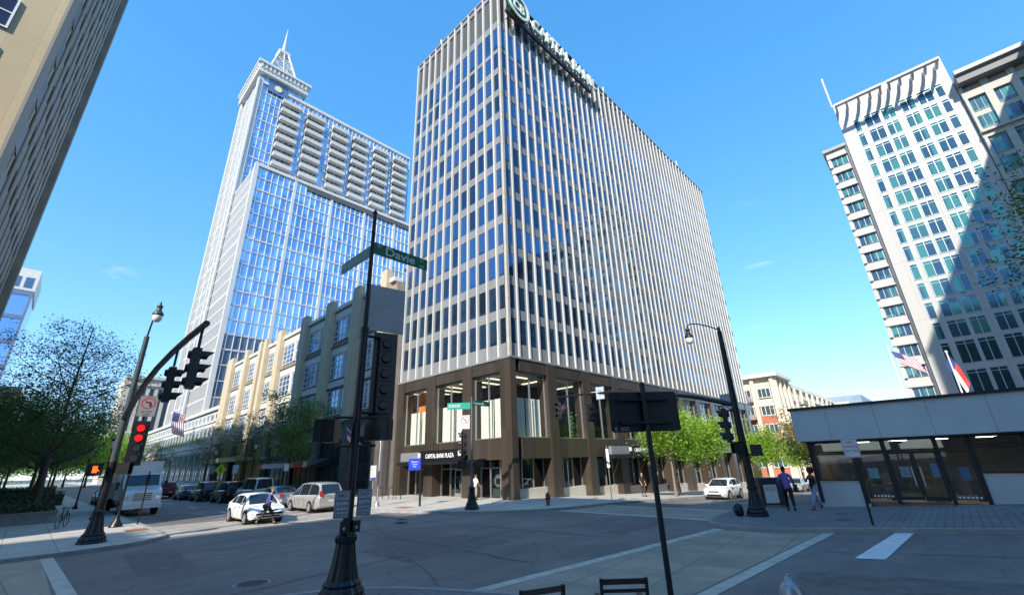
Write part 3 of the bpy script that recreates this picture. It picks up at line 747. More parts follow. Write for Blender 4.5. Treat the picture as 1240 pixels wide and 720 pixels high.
part_each('ground_pier', mb, M('storefront_stone', (.11, .095, .085), .6, var=.2), an)
window_parts(fa, an, [(39.9, 45.1, .5, 5.6), (47, 52.5, .5, 5.6), (54.3, 60.4, .5, 5.6), (62.2, 69.4, .5, 5.6), (71.2, 77, .5, 6.6), (79, 85.4, .5, 6.6), (87.2, 94, .5, 6.6)],
             M('shop_dark2', (.035, .045, .05), .08, .3, var=.3, scale=2), mDark, .15, .08, 40, (3, 1), 'shop_window')
def awning(y0, y1, z, d, label_col, name, segs):
    mb = MB(); mb.prism([(ax-.1, y0, z+.9), (ax-d, y0, z+.15), (ax-d, y0, z), (ax-.1, y0, z)], (0, y1-y0, 0)); aw = part('awning', mb, M('awning_black', (.02, .02, .022), .7, var=.1), an)
    L_ = y1-y0; u = y0
    for i, (w, c, nm) in enumerate(segs):
        mb = MB(); mb.box(ax-d-.08, ax-d-.005, u, u+L_*w, z+.0, z+.55); part('sign_panel', mb, M(nm, c, .5, var=.05), aw); u += L_*w
awning(49.5, 66.5, 2.85, 2.3, None, 'a', [(.05, (.75, .03, .02), 'sign_red'), (.06, (.9, .75, .5), 'sign_cream'), (.15, (.75, .03, .02), 'sign_red'), (.1, (.85, .45, .03), 'sign_yellow'), (.5, (.75, .5, .5), 'sign_pink'), (.1, (.6, .1, .02), 'sign_rust')])
mb = MB(); mb.box(ax-3.6, ax, 69.5, 88, 4.1, 4.45); mb.box(ax-3.65, ax-3.4, 69.4, 88.1, 4.0, 4.6); part('gold_canopy', mb, M('gold_metal', (.55, .42, .20), .4, .5, var=.15), an)
mb = MB(); mb.box(ax-1.0, ax+.0, 70.2, 74.5, -.1, 4.1); mb.box(ax-.9, ax+.0, 77.2, 79.6, -.1, 4.1); part_each('ochre_entrance', mb, M('ochre_stone', (.5, .30, .09), .7, var=.12), an)  # entrance blocks in plain ochre, no lamp in them

# ------------------------------------------------------------------ office slab closing the main street
fb = thing('beige_slab_block', 'distant beige office slab with dark vertical window slots closing the main street', 'office block', (19, 230, 0))
mBeige = M('beige_precast', (.50, .46, .38), .8, var=.06)
mb = MB(); mb.box(19, 62, 230, 250, 0, 39.6); part('wall', mb, mBeige, fb)
ff = Face('Y-', 230)
window_parts(ff, fb, [(22+k*2.7, 23.3+k*2.7, 19, 35.5) for k in range(14)], M('slot_dark', (.03, .035, .04), .3, var=.1), None, w=.08, limit=40)
mb = MB(); ff.box(mb, 19, 62, 36.5, 37, .002, .6); ff.box(mb, 19, 62, 17.5, 18.3, .002, .9); ff.box(mb, 18.7, 62.3, 39.2, 40.2, 0, .8); ff.box(mb, 19, 62, 12.5, 13.3, .002, .9)
for k in range(12): ff.box(mb, 20+k*3.6, 20.5+k*3.6, 0, 17.5, .95, 1.3)
part('ledge', mb, mBeige, fb)

# ------------------------------------------------------------------ tall tan building rising out of the frame at the left
wb = thing('tan_high_rise', 'tall tan building with one sunlit plain flank and one dark ribbed side', 'high-rise', (-4.5, 30.2, 0))
mTB = pavers('tan_brick', (.56, .45, .27), (.60, .48, .29), (.48, .39, .24), 1.1, .55, .012, off=.5, var=.06)
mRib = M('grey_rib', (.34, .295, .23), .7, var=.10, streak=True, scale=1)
mb = MB(); mb.box(-7.5, -4.62, 30.2, 51.0, 0, 76); mb.box(-11.2, -7.5, 30.2, 46.5, 0, 76); part('wall', mb, mTB, wb)
wf = Face('X+', -4.62)
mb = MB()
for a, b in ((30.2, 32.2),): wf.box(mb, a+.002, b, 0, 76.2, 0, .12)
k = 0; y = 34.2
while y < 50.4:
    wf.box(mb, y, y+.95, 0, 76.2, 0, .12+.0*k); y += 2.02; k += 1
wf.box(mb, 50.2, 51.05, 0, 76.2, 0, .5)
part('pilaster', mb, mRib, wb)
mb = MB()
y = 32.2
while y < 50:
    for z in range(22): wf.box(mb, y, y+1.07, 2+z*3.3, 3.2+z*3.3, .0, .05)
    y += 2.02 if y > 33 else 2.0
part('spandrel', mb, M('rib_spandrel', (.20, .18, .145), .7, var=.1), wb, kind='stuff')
wr = []
y = 33.15
for i in range(9):
    for z in range(22): wr.append((32.35+2.02*i, 33.2+2.02*i+.9-.1, 3.25+z*3.3, 5.2+z*3.3))
window_parts(wf, wb, wr, M('rib_glass', (.07, .065, .05), .4, .0, var=.2), None, w=.07, limit=60)
sf = Face('Y-', 30.2)
window_parts(sf, wb, [(-9.6, -6.15, 24.9+3.3*i-13.2, 27.0+3.3*i-13.2) for j in range(1) for i in range(18)], M('flank_glass', (.05, .05, .08), .1, .5, var=.2), mWhite, .09, .05, 60, (3, 1))
mb = MB(); 
for z in (18, 30, 62, 47): sf.box(mb, -11.2, -4.7, z, z+.04, .001, .01)
part('movement_joint', mb, M('joint2', (.38, .30, .18), .8, var=0), wb)
mb = MB(); mb.box(-11.4, -4.2, 30, 51.2, 76, 77); part('roof', mb, mTan, wb)

# ------------------------------------------------------------------ blue glass tower further left
lt = thing('blue_glass_tower', 'distant blue glass tower with a pale top behind the tan high-rise', 'office tower', (-30, 170, 0))
mLG = M('far_glass', (.20, .38, .62), .1, .7, var=.0, col2=(.28, .46, .70), cells=(5.2, 30, 7.), cthr=.5)
mb = MB(); mb.box(-30, -10, 170, 190, 0, 50.5); part('glass_body', mb, mLG, lt)
mb = MB(); mb.box(-30.3, -9.8, 169.7, 190.2, 50.5, 56.6); part('top_storey', mb, mTanW, lt)
lf = Face('Y-', 170); mb = MB()
for k in range(5): lf.box(mb, -30+k*4.9, -29.5+k*4.9, 0, 50.5, .002, .35)
for k in range(8): lf.box(mb, -30, -10, 3+k*6.6, 4.0+k*6.6, .002, .25)
part('frame_grid', mb, M('blue_frame', (.16, .20, .30), .5, var=.05), lt)
window_parts(Face('Y-', 169.7), lt, [(-29+k*2.4, -27.4+k*2.4, 51.2, 54.2) for k in range(8)], mPG2, None, w=.06)
# ------------------------------------------------------------------ orange brick building far left
ob_ = thing('orange_brick_building', 'distant orange brick building with tan cornice behind the plaza trees', 'building', (-26, 120, 0))
mOB = pavers('orange_brick', (.50, .20, .08), (.56, .24, .10), (.4, .25, .15), .6, .3, .02, var=.1)
mb = MB(); mb.box(-26, -4.6, 120, 138, 0, 17.2); part('wall', mb, mOB, ob_)
mb = MB(); mb.box(-26.3, -4.0, 119.5, 138.3, 17.2, 18.4); mb.box(-26.1, -4.4, 119.8, 138.2, 10.2, 11.2); part('cornice', mb, M('cornice_tan', (.55, .42, .26), .7, var=.1), ob_)
window_parts(Face('Y-', 120), ob_, [(-25+k*4.2, -22.5+k*4.2, z, z+2.8) for k in range(5) for z in (3, 7, 12.5)], mPG2, mTanW, .2, .06)
# ------------------------------------------------------------------ right: hotel tower
mCW = M('hotel_white', (.47, .455, .425), .6, var=.05, scale=.4, streak=True)
mHG = M('hotel_glass', (.05, .11, .16), .08, .45, var=.0, col2=(.09, .27, .23), cells=(40, 1.06, 3.3), cthr=.55)
ht = thing('white_hotel_tower', 'white tower with green and blue windows under a bracketed roof edge', 'tower', (92, -.7, -3.8))
hx = 92.0; fh = Face('X-', hx)
mb = MB(); mb.box(hx, 112, -16.1, -.75, -4.2, 64.2); part('wall', mb, mCW, ht)
cols_ = [(-3.62, -2.62), (-6.38, -4.2), (-8.5, -6.62), (-11.2, -9.25), (-13.55, -11.55), (-14.95, -13.88)]
rows_ = [(57.4-3.3*k, 60.1-3.3*k) for k in range(13)]+[(13.9, 17.3), (9.7, 13.0), (5.4, 8.8)]
hr = [(a, b, z0, z1) for z0, z1 in rows_ for a, b in cols_]
rest = MB()
for i, (a, b, z0, z1) in enumerate(hr):
    mb = MB(); fh.box(mb, a, b, z0, z1, -.06, .02)
    for uu in ((a, b-.09, (a+b)/2-.045) if b-a > 1.3 else (a, b-.09)): fh.box(mb, uu, uu+.09, z0, z1, .022, .09, 1)
    for zz in (z0, z1-.1, z1-.55): fh.box(mb, a+.09, b-.09, zz, zz+.07, .024, .08, 1)
    part('window', mb, [mHG if i < 78 else M('hotel_dark_glass', (.03, .08, .09), .1, .5, var=.1), M('hotel_frame', (.38, .47, .48), .4, .4, var=.05)], ht, fix=False)
mb = MB()
for z in (60.9, 51, 41.1, 31.2, 21.3): fh.box(mb, -16.05, -.8, z-.03, z+.03, .002, .012)
for yy in (-8.8, -2.2, -15.5): fh.box(mb, yy-.03, yy+.03, 4, 64, .002, .014)
part('panel_joint', mb, M('joint3', (.42, .41, .38), .8, var=0), ht)
mb = MB()
for y0, y1 in ((-8.1, -1.0), (-15.9, -8.9)):
    mb.box(hx-4.6, hx-3.9, y0*.957, y1*.957, 61.7, 62.15)
mb.box(hx, 112, -16.1, -.75, 64.2, 65.2)
part('roof_slab', mb, mCW, ht)
for yy in (-1.3, -2.9, -4.7, -6.4, -7.9, -9.2, -10.7, -12.4, -14.1, -15.6):
    poly = [(hx, yy, 65.0)]+[(hx-2.75+2.75*(k/6)**.7*1.0, yy, 64.5-3.0*(k/6)**2.2) for k in range(7)]
    yy *= .97
    poly = [(hx-3.9, yy, 62.1), (hx-3.9, yy, 61.7), (hx-2.6, yy, 61.75), (hx-1.5, yy, 61.9), (hx-.7, yy, 62.3), (hx, yy, 63.0), (hx, yy, 63.6), (hx-1.2, yy, 62.7)]
    mb = MB(); mb.prism(poly, (0, .30, 0)); part('roof_bracket', mb, mCW, ht)
mb = MB(); mb.tube([(hx-2.6, -.6, 63), (hx-2.6, -.6, 70)], .16, 6); part('mast', mb, M('mast_pink', (.72, .55, .5), .5, var=.02), ht)
# stepped bay on its left side
mb = MB(); mb.box(hx+.5, 108, -.75, 2.75, -4.2, 55.9); part('side_block', mb, mCW, ht)
fs2 = Face('X-', hx+.5)
for k in range(15):
    z1 = 55.0-3.3*k
    mb = MB(); fs2.box(mb, -.2, 2.3, z1-2.6, z1-.8, 0.002, .06)
    for uu in (-.2, .6, 1.45, 2.2): fs2.box(mb, uu, uu+.1, z1-2.6, z1-.8, .062, .13, 1)
    part('window', mb, [mHG, mCW], ht, fix=False)
    mb = MB(); fs2.box(mb, -.3, 2.75, z1-.8, z1-.45, .002, .55); fs2.box(mb, 2.3, 2.76, z1-2.6, z1-.8, .002, .4); part('sill', mb, mCW, ht)
mb = MB(); fs2.box(mb, -.72, -.35, 0, 56, .002, .3); part('gap_shade_strip', mb, M('gap_shade_dark', (.07, .085, .10), .5, var=.1), ht)  # dark strip whose colour stands for the shade in the gap here
mb = MB(); mb.box(hx, 108.3, -.6, 3.1, 55.9, 56.5); part('block_cornice', mb, M('cornice_grey', (.30, .30, .29), .6, var=.05), ht)
# wing at the right
wg = thing('beige_hotel_wing', 'beige wing with deep set green windows under a flat overhanging roof', 'building', (91.2, -16.2, -3.8))
mWing = M('wing_beige', (.46, .44, .38), .7, var=.06)
wx = 91.2; fw = Face('X-', wx)
mb = MB(); mb.box(wx+.5, 112, -60, -16.2, -4.2, 57.2)
for z in (56.0, 48.4, 40.2, 36.9, 33.6, 30.3, 27, 23.7, 20.4): mb.box(wx, wx+.5, -60, -16.2, z-1.2, z)
k = 0; y = -16.25
while y > -58:
    mb.box(wx-.02, wx+.5, y-.35, y-.0, -4, 57.2); mb.box(wx-.02, wx+.5, y-2.85, y-2.35, -4, 57.2); y -= 2.85
part('wall', mb, mWing, wg)
ww = []
for z0, z1 in ((52.3, 54.7), (49.0, 51.4), (44.2, 46.9), (40.9, 43.4), (37.4, 38.9), (34, 35.7), (30.7, 32.4), (27.4, 29.1), (24.1, 25.8), (20.8, 22.5)):
    y = -16.6
    while y > -40: ww.append((y-2.1, y+.05, z0, z1)); y -= 2.85
window_parts(Face('X-', wx+.45), wg, ww, mHG, M('wing_frame', (.25, .33, .33), .5, var=.05), .08, .0, 80, (2, 0))
mb = MB(); mb.box(wx-2.2, 112, -60, -16.15, 58.6, 59.3); part('roof', mb, mCW, wg)
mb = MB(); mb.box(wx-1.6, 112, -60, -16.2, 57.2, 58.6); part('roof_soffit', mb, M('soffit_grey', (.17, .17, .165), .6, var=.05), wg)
mb = MB(); mb.box(wx-.5, wx, -60, -16.3, 48.0, 48.35); part('belt_course', mb, mWing, wg)

# ------------------------------------------------------------------ low white shopfront building on the right
mLW = M('white_panel_wall', (.56, .555, .53), .55, var=.05, scale=1.2)
lb = thing('low_white_shop', 'low white single storey shop with a dark glazed front behind the brick sidewalk', 'shop', (28.1, 5.6, 0))
lx = 28.1; fl_ = Face('X-', lx)
def topz(y): return 4.62
mb = MB()
mb.box(lx-.9, 46, -30, 5.75, 3.08, 4.62); part('fascia', mb, mLW, lb)
mb = MB(); mb.box(lx-.98, 46.1, -30.1, 5.83, 4.62, 4.74); part('roof_edge', mb, mDark, lb)
mb = MB()
for k in range(16): fl_.box(mb, 4.2-k*1.9, 4.22-k*1.9, 3.1, 4.6, .901, .906)
part('panel_joint', mb, M('joint4', (.3, .3, .3), .8, var=0), lb)
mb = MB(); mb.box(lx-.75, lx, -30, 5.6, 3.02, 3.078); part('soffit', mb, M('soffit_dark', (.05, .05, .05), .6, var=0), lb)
mb = MB(); mb.box(lx, lx+.25, 3.55, 5.6, -.4, 1.17); mb.box(lx, lx+.25, -30, -.45, -.2, 1.46); part('dado_wall', mb, mLW, lb)
mb = MB(); mb.box(lx+.26, 46, 5.3, 5.55, -1, 3.08); mb.box(45.7, 46, -30, 5.3, -1, 3.08); mb.box(lx+9, lx+9.2, -30, 5.3, -1, 3.1); part('wall', mb, M('shop_inner', (.26, .22, .17), .8, var=.3, scale=1.2), lb)
mb = MB(); mb.box(lx+.3, 45.6, -30, 5.2, .1, .28); part('floor', mb, M('shop_floor', (.20, .18, .15), .5, var=.2), lb)
mb = MB(); mb.box(lx+.3, 45.6, -30, 5.2, 3.0, 3.076); cpart = part('ceiling', mb, M('shop_ceiling', (.30, .28, .24), .9, var=.05), lb)
for i in range(10):
    mb = MB(); y = 3.6-(i % 5)*1.6; x = lx+1.2+(i//5)*2.2
    mb.box(x, x+.5, y-.3, y+.3, 2.965, 2.998); part('ceiling_light', mb, M('tube_light', (1, .93, .78), .5, var=0, emit=3), lb)
lw_ = [(3.72, 5.4, 1.2, 2.45), (3.72, 5.4, 2.5, 3.0), (2.48, 3.45, .45, 2.42), (2.48, 3.45, 2.5, 3.0), (.62, 2.4, 2.5, 3.0),
       (-.42, .55, .45, 2.42), (-.42, .55, 2.5, 3.0), (-2.1, -.55, 1.5, 2.55), (-2.1, -.55, 2.62, 3.0), (-4, -2.2, 1.5, 2.55), (-6, -4.1, 1.5, 2.55), (-8, -6.1, 1.5, 2.55), (-4, -2.2, 2.62, 3.0)]
window_parts(fl_, lb, lw_, mLowG, mDark, .05, .03, 60, (0, 0), 'shop_window')
mb = MB()
for yy in (5.45, 3.6, 2.44, .58, -.5, -2.15, -4.05): fl_.box(mb, yy-.07, yy+.07, .2, 3.07, -.04, .1)
part_each('mullion', mb, mDark, lb)
for y0, y1 in ((1.52, 2.38), (.66, 1.5)):
    mb = MB(); fl_.box(mb, y0, y0+.07, .4, 2.44, .0, .06, 1); fl_.box(mb, y1-.07, y1, .4, 2.44, 0, .06, 1); fl_.box(mb, y0+.07, y1-.07, .4, .55, 0, .06, 1); fl_.box(mb, y0+.07, y1-.07, 2.36, 2.44, 0, .06, 1); fl_.box(mb, y0+.07, y1-.07, .55, 2.36, .02, .03, 0)
    d = part('door', mb, [mLowG, mDark], lb, fix=False)
    hb = MB(); yy = y0+.14 if y0 > 1.5 else y1-.14; fl_.box(hb, yy-.015, yy+.015, 1.0, 1.8, .07, .1); part('handle', hb, mAlu, d)
mb = MB(); mb.box(lx+.9, lx+1.0, .75, 1.55, .3, 2.6); part('inner_panel', mb, M('wood_panel', (.55, .25, .05), .6, var=.2, scale=3), lb)
mPost = [(2.9, 3.3, 1.3, 1.75, (.45, .75, .72)), (1.75, 2.1, 1.35, 1.8, (.75, .85, .95)), (.75, 1.0, 1.35, 1.9, (.45, .6, .85)), (-.2, .1, 1.2, 1.75, (.25, .35, .6))]
for i, (y0, y1, z0, z1, c) in enumerate(mPost):
    mb = MB(); fl_.box(mb, y0, y1, z0, z1, -.03, -.02); part('poster', mb, M('poster_%d' % i, c, .6, var=.3, scale=9), lb)
mb = MB()
for yy in [2.6+.13*k for k in range(6)]+[-.3+.13*k for k in range(6)]: fl_.box(mb, yy, yy+.07, .5, .58, .09, .095)
part('decal_row', mb, mWhite, lb)
fur = MB(); rnd = random.Random(5)
for k in range(26):
    x = lx+1+rnd.random()*6; y = -3+rnd.random()*8; h = .5+rnd.random()*.7
    fur.box(x, x+.4, y, y+.4, .28, .28+h)
part('furnishing', fur, M('furn', (.14, .10, .07), .7, var=.5, scale=2), lb)

# ------------------------------------------------------------------ apartment houses down the side street
ap = thing('apartment_building', 'cream and red brick apartment building with balconies beyond the finned tower', 'apartment building', (115, 26, -3.8))
mCream = M('cream_stucco', (.72, .62, .46), .8, var=.07); mRed = M('red_brick', (.42, .15, .08), .8, var=.12)
mAP = M('apt_glass', (.10, .17, .19), .1, .5, var=.2)
fX, fY = Face('X-', 115), Face('Y-', 26)
mb = MB(); mb.box(115, 190, 26, 50, -4, 12.9); part('brick_wall', mb, mRed, ap)
mb = MB(); mb.box(115.3, 190, 26.3, 50, 12.9, 19.2); mb.box(114.8, 190, 25.8, 50, 12.7, 13.2); part('stucco_wall', mb, mCream, ap)
mb = MB(); mb.box(113.8, 128, 24.9, 33, 19.2, 20.0); mb.box(128, 190, 25.8, 50, 17.9, 18.6); part('cornice', mb, M('apt_cornice', (.78, .72, .6), .7, var=.05), ap)
mb = MB()
for x in (115, 118.6, 122.5, 126.4): fY.box(mb, x, x+.9, -3.8, 19.2, .0, .5)
for y in (26, 30.2, 34.5, 39): fX.box(mb, y, y+.8, -3.8, 19.2, .0, .5)
for x in range(132, 190, 7): fY.box(mb, x, x+.8, -3.8, 17.9, .0, .5)
part('pilaster', mb, mCream, ap)
window_parts(fX, ap, [(y, y+2.8, z, z+2.2) for y in (27.1, 31.3, 35.6) for z in (-.5, 3.2, 6.6, 10.6, 14.6)], mAP, mTanW, .15, .05, 60, (2, 0))
window_parts(fY, ap, [(x, x+2.3, z, z+2.2) for x in (116.1, 119.8, 123.7, 128, 130)+tuple(range(133, 188, 7))+tuple(range(136, 190, 7)) for z in (-.5, 3.2, 6.6, 10.6, 14.6)], mAP, mTanW, .15, .05, 60, (1, 0))
for y in (31.1, 35.4):
    for z in (2.6, 6.1, 10.1, 14.1):
        mb = MB(); fX.box(mb, y-.1, y+3.2, z-.25, z, .02, 1.6); fX.box(mb, y-.1, y+3.2, z, z+.9, 1.5, 1.6); part('balcony', mb, M('apt_balcony', (.30, .24, .20), .6, var=.1), ap)
for x in (133, 147, 161):
    for z in (2.6, 6.1, 10.1, 14.1):
        mb = MB(); fY.box(mb, x-.1, x+5, z-.25, z, .02, 1.6); fY.box(mb, x-.1, x+5, z, z+.9, 1.5, 1.6); part('balcony', mb, M('apt_balcony', (.30, .24, .20), .6, var=.1), ap)
a2 = thing('far_apartment_block', 'pale stepped apartment block with grey roof further down the side street', 'apartment building', (192, 24, -3.8))
mb = MB(); mb.box(192, 250, 24, 50, -4, 17); mb.box(200, 250, 23, 50, 17, 19); part('wall', mb, mCream, a2)
mb = MB(); mb.box(210, 290, 20, 48, 17, 22); part('roof', mb, M('slate_blue', (.22, .28, .36), .6, var=.15), a2)
mb = MB(); mb.box(250, 290, 21, 47, -4, 17); part('rear_wall', mb, mRed, a2)
window_parts(Face('Y-', 24), a2, [(x, x+2.5, z, z+2) for x in range(194, 248, 5) for z in (0, 4, 8, 12.5)], mAP, mTanW, .15, .05, 60)
# ------------------------------------------------------------------ unseen blocks added out of frame, placed and sized to cast shade
mBack = M('back_block_stone', (.38, .34, .28), .8, var=.1, scale=.3)
mBkG = M('back_block_glass', (.05, .07, .09), .1, .5, var=.1)
def shade_block(name, label, x0, x1, y0, y1, h, fl=3.5, sides=('N', 'E')):
    t = thing(name, label, 'building', (x0, y0, 0))
    mb = MB(); mb.box(x0, x1, y0, y1, -.5, h); mb.box(x0-.3, x1+.3, y0-.3, y1+.3, h, h+.5); part('wall', mb, mBack, t)
    rr = MB()
    for s in sides:
        fc, a, b = (Face('Y+', y1), x0, x1) if s == 'N' else (Face('X+', x1), y0, y1)
        n = int((b-a)/3.4)
        for i in range(n):
            for k in range(int((h-5)/fl)):
                fc.box(rr, a+1+i*3.4, a+3+i*3.4, 5+k*fl, 7+k*fl, .0, .04)
    part('window', rr, mBkG, t, kind='stuff', fix=False)
shade_block('shade_office_block', 'unseen stone block added to shade the crossing, nearest of the row', -26, -3, -50, -7, 35)
shade_block('shade_tower_block', 'unseen stone block added to shade the crossing, second of the row', -50, -26.01, -60, 1, 40)
shade_block('shade_high_block', 'unseen stone block added to shade the crossing, third of the row', -71, -50.01, -60, -.6, 48)
shade_block('shade_far_block', 'unseen stone block added to shade the plaza corner, farthest west in the row', -115, -71.01, -60, -.8, 56)
shade_block('shade_wing_block', 'unseen lower stone block added west of the tan high-rise to shade the main street', -62, -14, 30, 61.9, 36, sides=('E',))  # added out of view to keep the main street in shade
shade_block('shade_corner_block', 'unseen tall stone block added to cast the diagonal shadow on the white tower', 20, 78, -75, -30, 70, sides=('N',))  # added out of view, its roof edge set for the tower's diagonal shadow
shade_block('shade_street_block', 'unseen long stone block added west of the plaza to shade the glass tower podium', -62, -25, 62, 138, 45, sides=('E',))
# ------------------------------------------------------------------ signal gear
mSig = M('signal_black', (.010, .010, .011), .42, var=.1)
mPole = M('pole_black', (.014, .014, .016), .38, .2, var=.2, scale=6)
mPoleG = M('pole_grey_green', (.055, .07, .068), .4, .2, var=.15, scale=6)
mGalv = M('galvanised', (.38, .39, .40), .45, .6, var=.12, scale=8)
mLens = M('dark_lens', (.03, .02, .015), .15, var=0)
mRedL = M('red_light', (1, .008, .006), .4, var=0, emit=.75)
mHand = M('orange_hand', (1, .10, .015), .4, var=0, emit=.9)
mSignW = M('sign_white', (.72, .72, .72), .45, var=.05, scale=5)
mSignK = M('sign_ink', (.02, .02, .02), .5, var=0)
mSignR = M('sign_red_ink', (.55, .02, .02), .5, var=0)
mStreetG = M('street_sign_green', (.0, .16, .075), .4, var=.06, scale=4)
mSignBack = M('sign_back_grey', (.34, .37, .38), .5, .2, var=.1, scale=3)
mGlobe = M('frosted_globe', (.75, .76, .72), .25, var=.03)

def basis(d):
    d = Vector(d).normalized(); z = Vector((0, 0, 1)); return d, z.cross(d).normalized(), z   # facing, left, up
def head(parent, c, d, n=3, lit=(), label=None, vis=.24, s=.34, back=True, name='traffic_light'):
    """signal head centred on c facing d; visors and lenses are its sub-parts"""
    f_, l_, z_ = basis(d); c = Vector(c); H = s*n
    mb = MB(); mb.frame(c, f_, l_, z_, .09, s*.46, H/2)
    for i in range(n):
        zc = c+z_*(H/2-s*(i+.5)); mb.frame(zc-f_*.03, f_, l_, z_, .09, s*.43, s*.44)
        mb.tube([zc-f_*.20, zc-f_*.1], [s*.25, s*.36], 12)
    if back:
        e = .13
        for sx in (-1, 1): mb.frame(c+l_*sx*(s*.46+e/2), f_, l_, z_, .006, e/2, H/2+e)
        for sz in (-1, 1): mb.frame(c+z_*sz*(H/2+e/2), f_, l_, z_, .006, s*.46, e/2)
    h = part(name, mb, mSig, parent, label)
    vb = MB()
    for i in range(n):
        zc = c+z_*(H/2-s*(i+.5)); m = 14; R0 = s*.37
        for k in range(m):
            a0, a1 = R(-35)+R(250)*k/m, R(-35)+R(250)*(k+1)/m
            q = lambda a, w, rr: zc+f_*w+l_*(rr*math.cos(a))+z_*(rr*math.sin(a))
            ln = lambda a: .09+vis*(.55+.45*max(0, math.sin(a)))
            vb.face([q(a0, .09, R0), q(a1, .09, R0), q(a1, ln(a1), R0), q(a0, ln(a0), R0)])
            vb.face([q(a0, .09, R0-.01), q(a1, .09, R0-.01), q(a1, ln(a1), R0-.01), q(a0, ln(a0), R0-.01)])
        lb_ = MB(); lb_.disc(zc+f_*.08, f_, s*.33, .03, 18)
        part('lens', lb_, mRedL if i in lit else mLens, h, 'lit red lens' if i in lit else None)
    part_each('visor', vb, mSig, h)
    return h
def ped_head(parent, c, d, lit=False, label=None):
    f_, l_, z_ = basis(d); c = Vector(c)
    mb = MB(); mb.frame(c, f_, l_, z_, .13, .24, .23); mb.frame(c+z_*.235+f_*.09, f_, l_, z_, .2, .25, .012)
    for sx in (-1, 1): mb.frame(c+f_*.2+l_*sx*.24, f_, l_, z_, .09, .008, .22)
    h = part('pedestrian_signal', mb, mSig, parent, label)
    fb_ = MB(); fb_.frame(c+f_*.135, f_, l_, z_, .006, .2, .19); part('screen', fb_, mLens, h)
    if lit:
        g = MB(); o = c+f_*.143
        g.frame(o-z_*.03, f_, l_, z_, .006, .075, .085)
        for k in range(4): g.frame(o+z_*.1+l_*(-.06+.04*k), f_, l_, z_, .006, .015, .05)
        g.frame(o+l_*.105-z_*.02, f_, (l_*.8+z_*.6), (z_*.8-l_*.6), .006, .015, .05)
        part('hand_symbol', g, mHand, h)
    return h
def plate(parent, c, d, w, h, lines=(), mat=None, ink=None, label=None, name='sign_plate', border=True, no_turn=False, thick=.006):
    f_, l_, z_ = basis(d); rgt = -l_; rgt = z_.cross(f_); c = Vector(c)
    mb = MB(); mb.frame(c, f_, rgt, z_, thick, w/2, h/2)
    p = part(name, mb, mat or mSignW, parent, label)
    if lines or border or no_turn:
        t = MB()
        if border:
            for sx in (-1, 1): t.frame(c+rgt*sx*(w/2-.02)+f_*(thick+.003), f_, rgt, z_, .0015, .006, h/2-.02)
            for sz in (-1, 1): t.frame(c+z_*sz*(h/2-.02)+f_*(thick+.003), f_, rgt, z_, .0015, w/2-.026, .006)
        for s_, dz, size in lines: text(t, s_, c+f_*(thick+.001)+z_*dz, rgt, z_, size, .003, 'CENTER', bold=.008)
        if no_turn:
            q = c+z_*h*.14; rr = w*.34
            t.tube([q+f_*(thick+.004)+rgt*w*.10-z_*rr*.6, q+f_*(thick+.004)+rgt*w*.10+z_*rr*.15, q+f_*(thick+.004)-rgt*rr*.45+z_*rr*.2], w*.04, 4)
        part('print', t, ink or mSignK, p, fix=False)
        if no_turn:
            t = MB(); n = 28; q = c+z_*h*.14+f_*(thick+.006); rr = w*.38
            for k in range(n):
                a0, a1 = 2*math.pi*k/n, 2*math.pi*(k+1)/n
                t.face([q+rgt*rr*math.cos(a0)+z_*rr*math.sin(a0), q+rgt*rr*math.cos(a1)+z_*rr*math.sin(a1),
                        q+rgt*rr*.82*math.cos(a1)+z_*rr*.82*math.sin(a1), q+rgt*rr*.82*math.cos(a0)+z_*rr*.82*math.sin(a0)])
            t.frame(q, f_, (rgt-z_), (rgt+z_), .0012, rr*.85, w*.03)
            part('ban_ring', t, mSignR, p, fix=False)
    return p
def base_prof(k=1.):
    return [(.47*k, 0), (.47*k, .06), (.43*k, .1), (.44*k, .16), (.40*k, .22), (.36*k, .27), (.38*k, .31), (.31*k, .38), (.26*k, .58), (.215*k, .84), (.19*k, 1.02), (.215*k, 1.06), (.22*k, 1.14), (.17*k, 1.19), (.14*k, 1.24)]
def ornate_base(parent, x, y, z, k=1., mat=None):
    mb = MB(); mb.lathe((x, y, z), base_prof(k), 32, flute=.07); return part('fluted_base', mb, mat or mPole, parent, fix=True)
def lantern(parent, c, mat, s=1.):
    c = Vector(c); mb = MB()   # hanging teardrop lantern, c = top
    mb.lathe((c.x, c.y, c.z-.62*s), [(.19*s, 0), (.21*s, .05*s), (.17*s, .14*s), (.10*s, .22*s), (.09*s, .38*s), (.13*s, .42*s), (.05*s, .48*s), (.03*s, .62*s)], 16)
    l = part('lantern', mb, mat, parent)
    mb = MB(); mb.lathe((c.x, c.y, c.z-.92*s), [(.02*s, 0), (.10*s, .03*s), (.165*s, .12*s), (.18*s, .22*s), (.175*s, .30*s)], 16); part('globe', mb, mGlobe, l)

